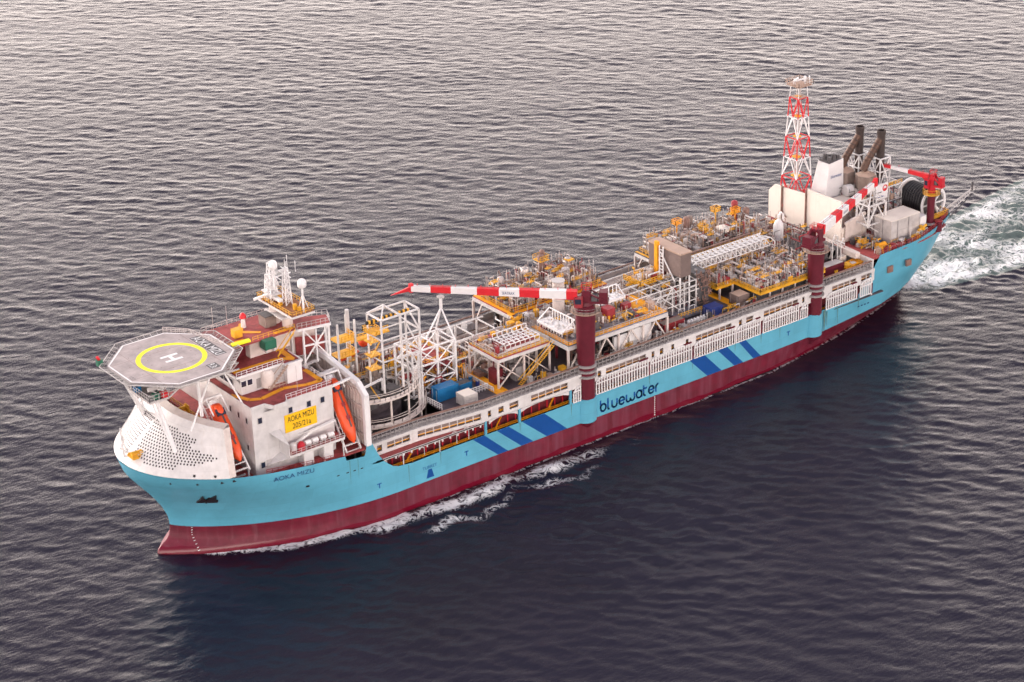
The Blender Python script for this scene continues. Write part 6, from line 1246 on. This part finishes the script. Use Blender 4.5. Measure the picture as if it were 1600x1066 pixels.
def exhaust(label, x, y, hlabel):
    t_ = thing('exhaust_stack', label, 'exhaust stack', (x, y, 33), 'dark turbine exhaust stacks'); ob('stack', MB().lathe((x, y, 33), [(1.15, 0), (1.15, 14.0), (1.25, 14.1), (1.25, 15.2), (1.0, 15.25), (1.0, 14)], 18), 'stack', t_, True)
    mb = MB(); a = Vector((x - 6.0, y + .6, 37.6)); b_ = Vector((x - 4.6, y + .5, 40.2)); c = Vector((x - .4, y, 45.6)); mb.pipe([a, b_], 2.1, 14); mb.pipe([b_, c], 2.0, 14); ob('duct', mb, 'copper', t_, True)
    mb = MB(); 
    for k in range(4): q = b_.lerp(c, .15 + k * .2); dr = (c - b_).normalized(); mb.bar(q, q + dr * .22, 2.2, n=14)
    ob('duct_band', mb, 'stack', t_)
    f = MB(); s_ = 1.9
    for z in (40.6, 36.8): 
        for (ax, ay), (bx, by) in zip(((-1, -1), (1, -1), (1, 1), (-1, 1)), ((1, -1), (1, 1), (-1, 1), (-1, -1))): f.bar((x + ax * s_, y + ay * s_, z), (x + bx * s_, y + by * s_, z), .3)
    for (ax, ay), (bx, by) in zip(((-1, -1), (1, -1), (1, 1), (-1, 1)), ((1, -1), (1, 1), (-1, 1), (-1, -1))):
        f.bar((x + ax * s_, y + ay * s_, 31), (x + ax * s_, y + ay * s_, 40.6), .3); mx_, my_ = x + (ax + bx) / 2 * s_, y + (ay + by) / 2 * s_
        f.bar((x + ax * s_, y + ay * s_, 40.6), (mx_, my_, 36.8), .25); f.bar((x + bx * s_, y + by * s_, 40.6), (mx_, my_, 36.8), .25); f.bar((mx_, my_, 36.8), (x + ax * s_, y + ay * s_, 32), .22); f.bar((mx_, my_, 36.8), (x + bx * s_, y + by * s_, 32), .22)
    ob('support_frame', f, 'cleanwhite', t_)
    h = thing('turbine_housing', hlabel, 'housing', (x - 5, y, 30), 'weathered turbine housings'); ob('body', MB().lathe((x - 5.4, y, 32.6), [(3.0, 0), (3.0, 4.0), (2.9, 4.1)], 6), 'housing', h); ob('cap', MB().lathe((x - 5.4, y, 36.7), [(2.9, 0), (1.0, .7), (.8, 1.0)], 6), 'tan', h); ob('base', MB().lathe((x - 5.4, y, 29), [(2.2, 0), (2.2, 3.6)], 10), 'dgrey', h)
    mb = MB()
    for k in range(3): mb.lathe((x - 5.4, y, 29.6 + k * 1.0), [(3.1, 0), (3.1, .25)], 14)
    ob('band', mb, 'lgrey', h)
exhaust('dark exhaust stack with a copper-tinted slanting duct, nearer the funnel', 233.2, 5.0, 'octagonal weathered housing nearer the funnel under the first stack duct')
exhaust('dark exhaust stack with a copper-tinted slanting duct, nearer the stern', 235.2, -1.2, 'octagonal weathered housing nearer the white sign board')
T = thing('power_module', 'aft power generation module, a crowded frame of pipes under the turbine housings', 'process module', (229, 0, 22))
ob('deck', MB().box(223.5, 239, -6.5, 9.5, 28.8, 29.1), 'deckdark', T); mb = MB()
for x in (223.8, 228.8, 233.8, 238.8):
    for y in (-6.3, 1, 9.3): mb.bar((x, y, 22), (x, y, 28.8), .4)
    mb.bar((x, -6.3, 22.5), (x, 1, 28.5), .25); mb.bar((x, -6.3, 29), (x, -6.3, 33.5), .25)
for x in (223.8, 228.8, 233.8): mb.bar((x, -6.3, 22.5), (x + 5, -6.3, 28.5), .28); mb.bar((x + 5, -6.3, 22.5), (x, -6.3, 28.5), .28)
for z in (25.6, 29, 33.5): mb.bar((223.8, -6.3, z), (238.8, -6.3, z), .3); mb.bar((238.8, -6.3, z), (238.8, 9.3, z), .3)
ob('frame', mb, 'white', T); clutter(T, (224, 238.5, -6, 9, 29.1), 190, 91, tall=3.6, pal=['grey', 'pinkwhite', 'pipe', 'brownpipe', 'dgrey', 'lgrey'], rails=False); clutter(T, (224, 238.5, -6, 9, 22.1), 220, 92, tall=6, pal=['grey', 'pinkwhite', 'dgrey', 'brownpipe', 'dgrey', 'white', 'redbox'], rails=False)
mb = MB(); mb.rail([(223.8, -6.3, 33.5), (238.8, -6.3, 33.5)], 1.1, 1.2, .14); mb.box(224, 229, -6.2, -4.4, 33.2, 33.4); ob('yellow_walkway', mb, 'yellow', T)
# truss tower with the sign board and the boom cradle
T = thing('truss_tower', 'white open truss tower holding the sign board and the second boom tip', 'tower', (224, -10, 22)); mb = MB()
X4 = (219.5, 226.0); Y4 = (-12.6, -8.2)
for x in X4:
    for y in Y4: mb.bar((x, y, 22 if x > 220 else 27), (x, y, 33), .42)
for z in (27.5, 33):
    for x in X4: mb.bar((x, Y4[0], z), (x, Y4[1], z), .36)
    for y in Y4: mb.bar((X4[0], y, z), (X4[1], y, z), .36)
for y in Y4: mb.bar((X4[0], y, 27.5), (222.7, y, 33), .3); mb.bar((X4[1], y, 27.5), (222.7, y, 33), .3); mb.bar((X4[0], y, 27.5), (X4[1], y, 23), .28)
for x in X4: mb.bar((x, Y4[0], 27.5), (x, Y4[1], 33), .25); mb.bar((x, Y4[0], 33), (222.7, -10.4, 36.6), .35); mb.bar((x, Y4[1], 33), (222.7, -10.4, 36.6), .35)
mb.bar((222.7, -12, 36.8), (222.7, -9, 36.8), .5); ob('frame', mb, 'white', T)
T = thing('sign_board', 'white sign board with a red ring emblem and blue lettering above the stern deck', 'sign', (230.6, -7, 29)); bd = ob('board', MB().prism([(227.4, -7.0, 30.9), (232.6, -7.0, 30.9), (232.6, -7.0, 35.4), (227.4, -7.0, 35.4)], (0, .2, 0)), 'cleanwhite', T)
mb = MB(); n = 20
for k in range(n):
    a, b_ = 6.2832 * k / n, 6.2832 * (k + 1) / n; mb.add([(231.4 + .95 * math.cos(a), -7.03, 34.0 + .95 * math.sin(a)), (231.4 + .95 * math.cos(b_), -7.03, 34.0 + .95 * math.sin(b_)), (231.4 + .6 * math.cos(b_), -7.03, 34.0 + .6 * math.sin(b_)), (231.4 + .6 * math.cos(a), -7.03, 34.0 + .6 * math.sin(a))], [(0, 1, 2, 3)])
mb.box(231.0, 231.8, -7.035, -7.03, 33.3, 33.9); ob('ring_emblem', mb, 'boomred', bd)
text(bd, 'board_text', 'bluewater', (228.0, -7.03, 31.5), (1, 0, 0), (0, 0, 1), .7, 'stripe', width=3.0)
mb = MB(); mb.box(227.7, 230.2, -7.04, -7.03, 32.95, 33.2); ob('board_line', mb, 'dgrey', bd)
ob('post', MB().bar((227.6, -6.7, 22), (227.6, -6.7, 35), .3).bar((232.4, -6.7, 22), (232.4, -6.7, 35), .3), 'lgrey', T)
# stern deck cargo
T = thing('white_store_block', 'big pale grey stack of white store containers on the port stern deck', 'container', (228.5, -14, 22))
for z0_, z1_ in ((22.6, 25.7), (25.76, 28.9)):
    for x0_, x1_ in ((223.6, 230.2), (230.26, 234.6)):
        ob('unit', MB().box(x0_, x1_, -17.3, -11.0, z0_, z1_), 'lgrey', T)
ob('roof', MB().box(223.5, 234.7, -17.4, -10.9, 28.9, 29.1), 'cream', T)
mb = MB(); mb.box(225.9, 226.15, -17.4, -17.3, 23, 28.7); mb.box(230.1, 230.4, -17.42, -17.3, 23, 28.9); mb.box(223.45, 223.6, -14.2, -14.05, 22.8, 28.7); obs('seam_strip', mb, 'grey', T)
simple('white_cabin', 'small white cabin beside the stern crane foot', 'cabin', (236.2, -15.8, 22), [('body', MB().box(235.0, 237.4, -17.2, -14.6, 24.8, 27.4), 'cleanwhite', False), ('plinth', MB().box(235.2, 237.2, -17, -14.8, 22, 24.8), 'lgrey', False)])
simple('yellow_roller', 'yellow mooring roller on the port stern rail between cabin and containers', 'roller', (233.5, -19, 22), [('frame', MB().rail([(231.5, -19.2, 22), (236.5, -18.6, 22)], 2.4, 1.2, .25), 'white', False), ('roller', MB().bar((232.5, -18.9, 24.6), (236.2, -18.3, 25.2), .8, n=10).bar((234.2, -19.4, 24.8), (234.8, -17.6, 25.0), .9, n=10), 'yellow', False)])
simple('orange_winch', 'orange winch on the port stern deck ahead of the white containers', 'winch', (219.8, -17.4, 22), [('base', MB().box(218.4, 221.4, -18.6, -16.4, 22, 22.5), 'orange', False), ('drum', MB().bar((218.6, -17.5, 23.4), (221.2, -17.5, 23.4), 1.5, n=12), 'orange', False), ('bracket', MB().box(218.4, 218.8, -18.3, -16.7, 22.5, 24), 'yellow', False)])
simple('white_cover', 'white ribbed cover sheet hanging abaft the firewall', 'cover', (218.5, -8.6, 22), [('sheet', MB().prism([(215.2, -8.4, 23.4), (221.8, -8.4, 24.4), (222.4, -8.4, 29.0), (215.4, -8.4, 27.6)], (0, .2, 0)), 'pinkwhite', False), ('top_beam', MB().bar((215, -8.5, 28), (222.5, -8.5, 29.4), .7), 'pinkwhite', False)])
T = thing('mooring_gear', 'white and yellow pipe frames and gear along the port stern rail', 'deck gear', (224, -19, 22)); clutter(T, (216.5, 233, -20.2, -17.9, 22), 70, 95, tall=1.6, pal=['white', 'pinkwhite', 'redbox', 'grey', 'yellow', 'brownpipe'], rails=False, alongy=.1); clutter(T, (216, 223, -16.5, -9, 22), 70, 96, tall=2.0, pal=['white', 'yellow', 'grey', 'green', 'orange', 'bluebox'], rails=False)
T = thing('stern_equipment', 'brown and grey deck equipment between the hose reel and the power module', 'deck gear', (240, 4, 22)); clutter(T, (239, 246.5, -10, 14, 22), 110, 97, tall=2.6, pal=['white', 'brownpipe', 'redbox', 'grey', 'pinkwhite'], rails=False)
# hose reel
T = thing('hose_reel', 'huge white-flanged reel wound with thick black hose at the stern', 'hose reel', (243, -10, 22)); RC = (243.0, -5.2, 28.6)
def disc(y): return MB().lathe((243.0, y, 28.6), [(4.0, 0), (4.0, .3), (4.75, .31), (4.75, -.01), (4.0, 0)], 40, axis=(0, -1, 0), cap=False)
fl = MB()
for y in (-5.0, -14.2): 
    fl.lathe((243.0, y, 28.6), [(4.1, 0), (4.85, 0), (4.85, .35), (4.1, .35), (4.1, 0)], 40, axis=(0, -1, 0), cap=False)
    for k in range(8): a = k * .7854; fl.bar((243.0, y - .17, 28.6), (243.0 + 4.3 * math.cos(a), y - .17, 28.6 + 4.3 * math.sin(a)), .35)
ob('flange', fl, 'cleanwhite', T)
ob('back_plate', MB().lathe((243.0, -5.3, 28.6), [(4.2, 0), (4.2, .1)], 36, axis=(0, -1, 0)), 'cream', T)
ob('core', MB().lathe((243.0, -5.4, 28.6), [(3.4, 0), (3.4, 8.7)], 30, axis=(0, -1, 0)), 'dgrey', T, True)
hs = MB(); n = 40
for k in range(9):
    y = -6.0 - k * .92; prof = []
    for j in range(9): a = math.pi * 2 * j / 8; prof.append((3.85 + .45 * math.cos(a), .45 * math.sin(a)))
    hs.lathe((243.0, y, 28.6), prof, n, axis=(0, -1, 0), cap=False)
ob('hose', hs, 'black', T, True)
mb = MB()
for y in (-4.6, -14.9): mb.bar((240, y, 22), (243, y, 28.6), .5); mb.bar((246, y, 22), (243, y, 28.6), .5)
ob('cradle', mb, 'white', T); mb = MB().box(239.2, 247, -16.4, -15.0, 25.0, 25.25); mb.rail([(239.2, -16.4, 25.2), (247, -16.4, 25.2), (247, -12.4, 25.2)], 1.2, 1, .16); ob('reel_walkway', mb, 'yellow', T)
for i, (x, y, lb) in enumerate(((244.6, -15.9, 'maroon bollard drum nearest the stern corner'), (241.4, -18.0, 'maroon bollard drum at the foot of the stern crane'))):
    t_ = thing('bollard', lb, 'bollard', (x, y, 22), 'maroon bollards on the stern deck'); ob('drum', MB().lathe((x, y, 22), [(1.1, 0), (1.1, 2.6), (1.3, 2.7), (1.3, 3.0)], 16), 'cranered', t_, True); ob('cap', MB().lathe((x, y, 25.0), [(1.2, 0), (1.0, .15)], 16), 'redbox', t_)
T = thing('free_fall_boat', 'orange boat half hidden behind the far stern rail', 'lifeboat', (240, 12, 24)); ob('hull', MB().lathe((237.0, 10.0, 28.4), [(.6, 0), (1.5, .6), (1.6, 4), (1.0, 6), (.2, 7)], 14, axis=(.75, .3, -.35)), 'boat', T, True); ob('cradle', MB().box(238, 242, 9, 12, 22, 26), 'pinkwhite', T)
T = thing('starboard_boat', 'orange-red boat with a round red float on the far rail beside the turret', 'boat', (74, 20, 20)); ob('hull', MB().lathe((69.5, 20.3, 22.3), [(.4, 0), (1.3, 1), (1.4, 3.5), (.5, 6)], 12, axis=(1, 0, 0)), 'boat', T, True); ob('float', MB().ell((77.3, 20.2, 24.4), (1.35, 1.45), 16), 'boat', T, True); ob('bracket', MB().bar((73, 20, 21.5), (73, 20, 25), .3).bar((73, 20, 25), (76, 20, 22), .25), 'cleanwhite', T)
T = thing('stern_outrigger', 'thin white lattice boom with dark hose reaching out over the wake', 'boom', (247, -14.5, 25)); mb = MB(); P0, P1 = Vector((246.5, -15.2, 24.6)), Vector((260.0, -12.6, 27.2))
for sy, sz in ((-.8, 0), (.8, 0), (0, 1.4)): mb.bar(P0 + Vector((0, sy, sz)), P1 + Vector((0, sy * .5, sz * .5)), .16)
for k in range(12):
    a, b_ = P0.lerp(P1, k / 12), P0.lerp(P1, (k + 1) / 12); s_ = 1 - .5 * k / 12; mb.bar(a + Vector((0, -.8 * s_, 0)), b_ + Vector((0, .8 * s_, 0)), .1); mb.bar(a + Vector((0, -.8 * s_, 0)), b_ + Vector((0, 0, 1.4 * s_)), .1); mb.bar(a + Vector((0, .8 * s_, 0)), b_ + Vector((0, 0, 1.4 * s_)), .1)
mb.rail([P1, P1 + Vector((1.6, -.6, .2)), P1 + Vector((1.4, .9, .2))], 1.1, .8, .12); ob('lattice', mb, 'lgrey', T)
ob('hose', MB().bar((247, -17.2, 24.5), (259.6, -13.4, 26.6), .3, n=6), 'black', T); ob('end_fitting', MB().bar((260.6, -12.6, 27.4), (260.8, -12.6, 30), .7, n=8), 'dgrey', T)
T = thing('tow_wires', 'very thin wires running from the stern outrigger out over the sea', 'wire', (260, -12, 28)); mb = MB()
for dz in (0, .9): mb.pipe([(260.5, -12.6, 28 + dz), (275, -5, 28.6 + dz * 1.6), (300, 8, 31 + dz * 2)], .10, 4)
obs('wire', mb, 'dgrey', T, eps=-.01)
for i, (x, y, lb) in enumerate(((229, -19.4, 'thin pole lamp on the port stern rail, farther forward'), (246, -14, 'thin pole lamp at the stern corner'))):
    t_ = thing('pole_lamp', lb, 'lamp', (x, y, 22), 'pole lamps on the stern'); ob('pole', MB().bar((x, y, 22), (x, y, 28), .16, n=6), 'white', t_); ob('lamp_head', MB().box(x - .4, x + .1, y - .15, y + .15, 28, 28.25), 'lgrey', t_)
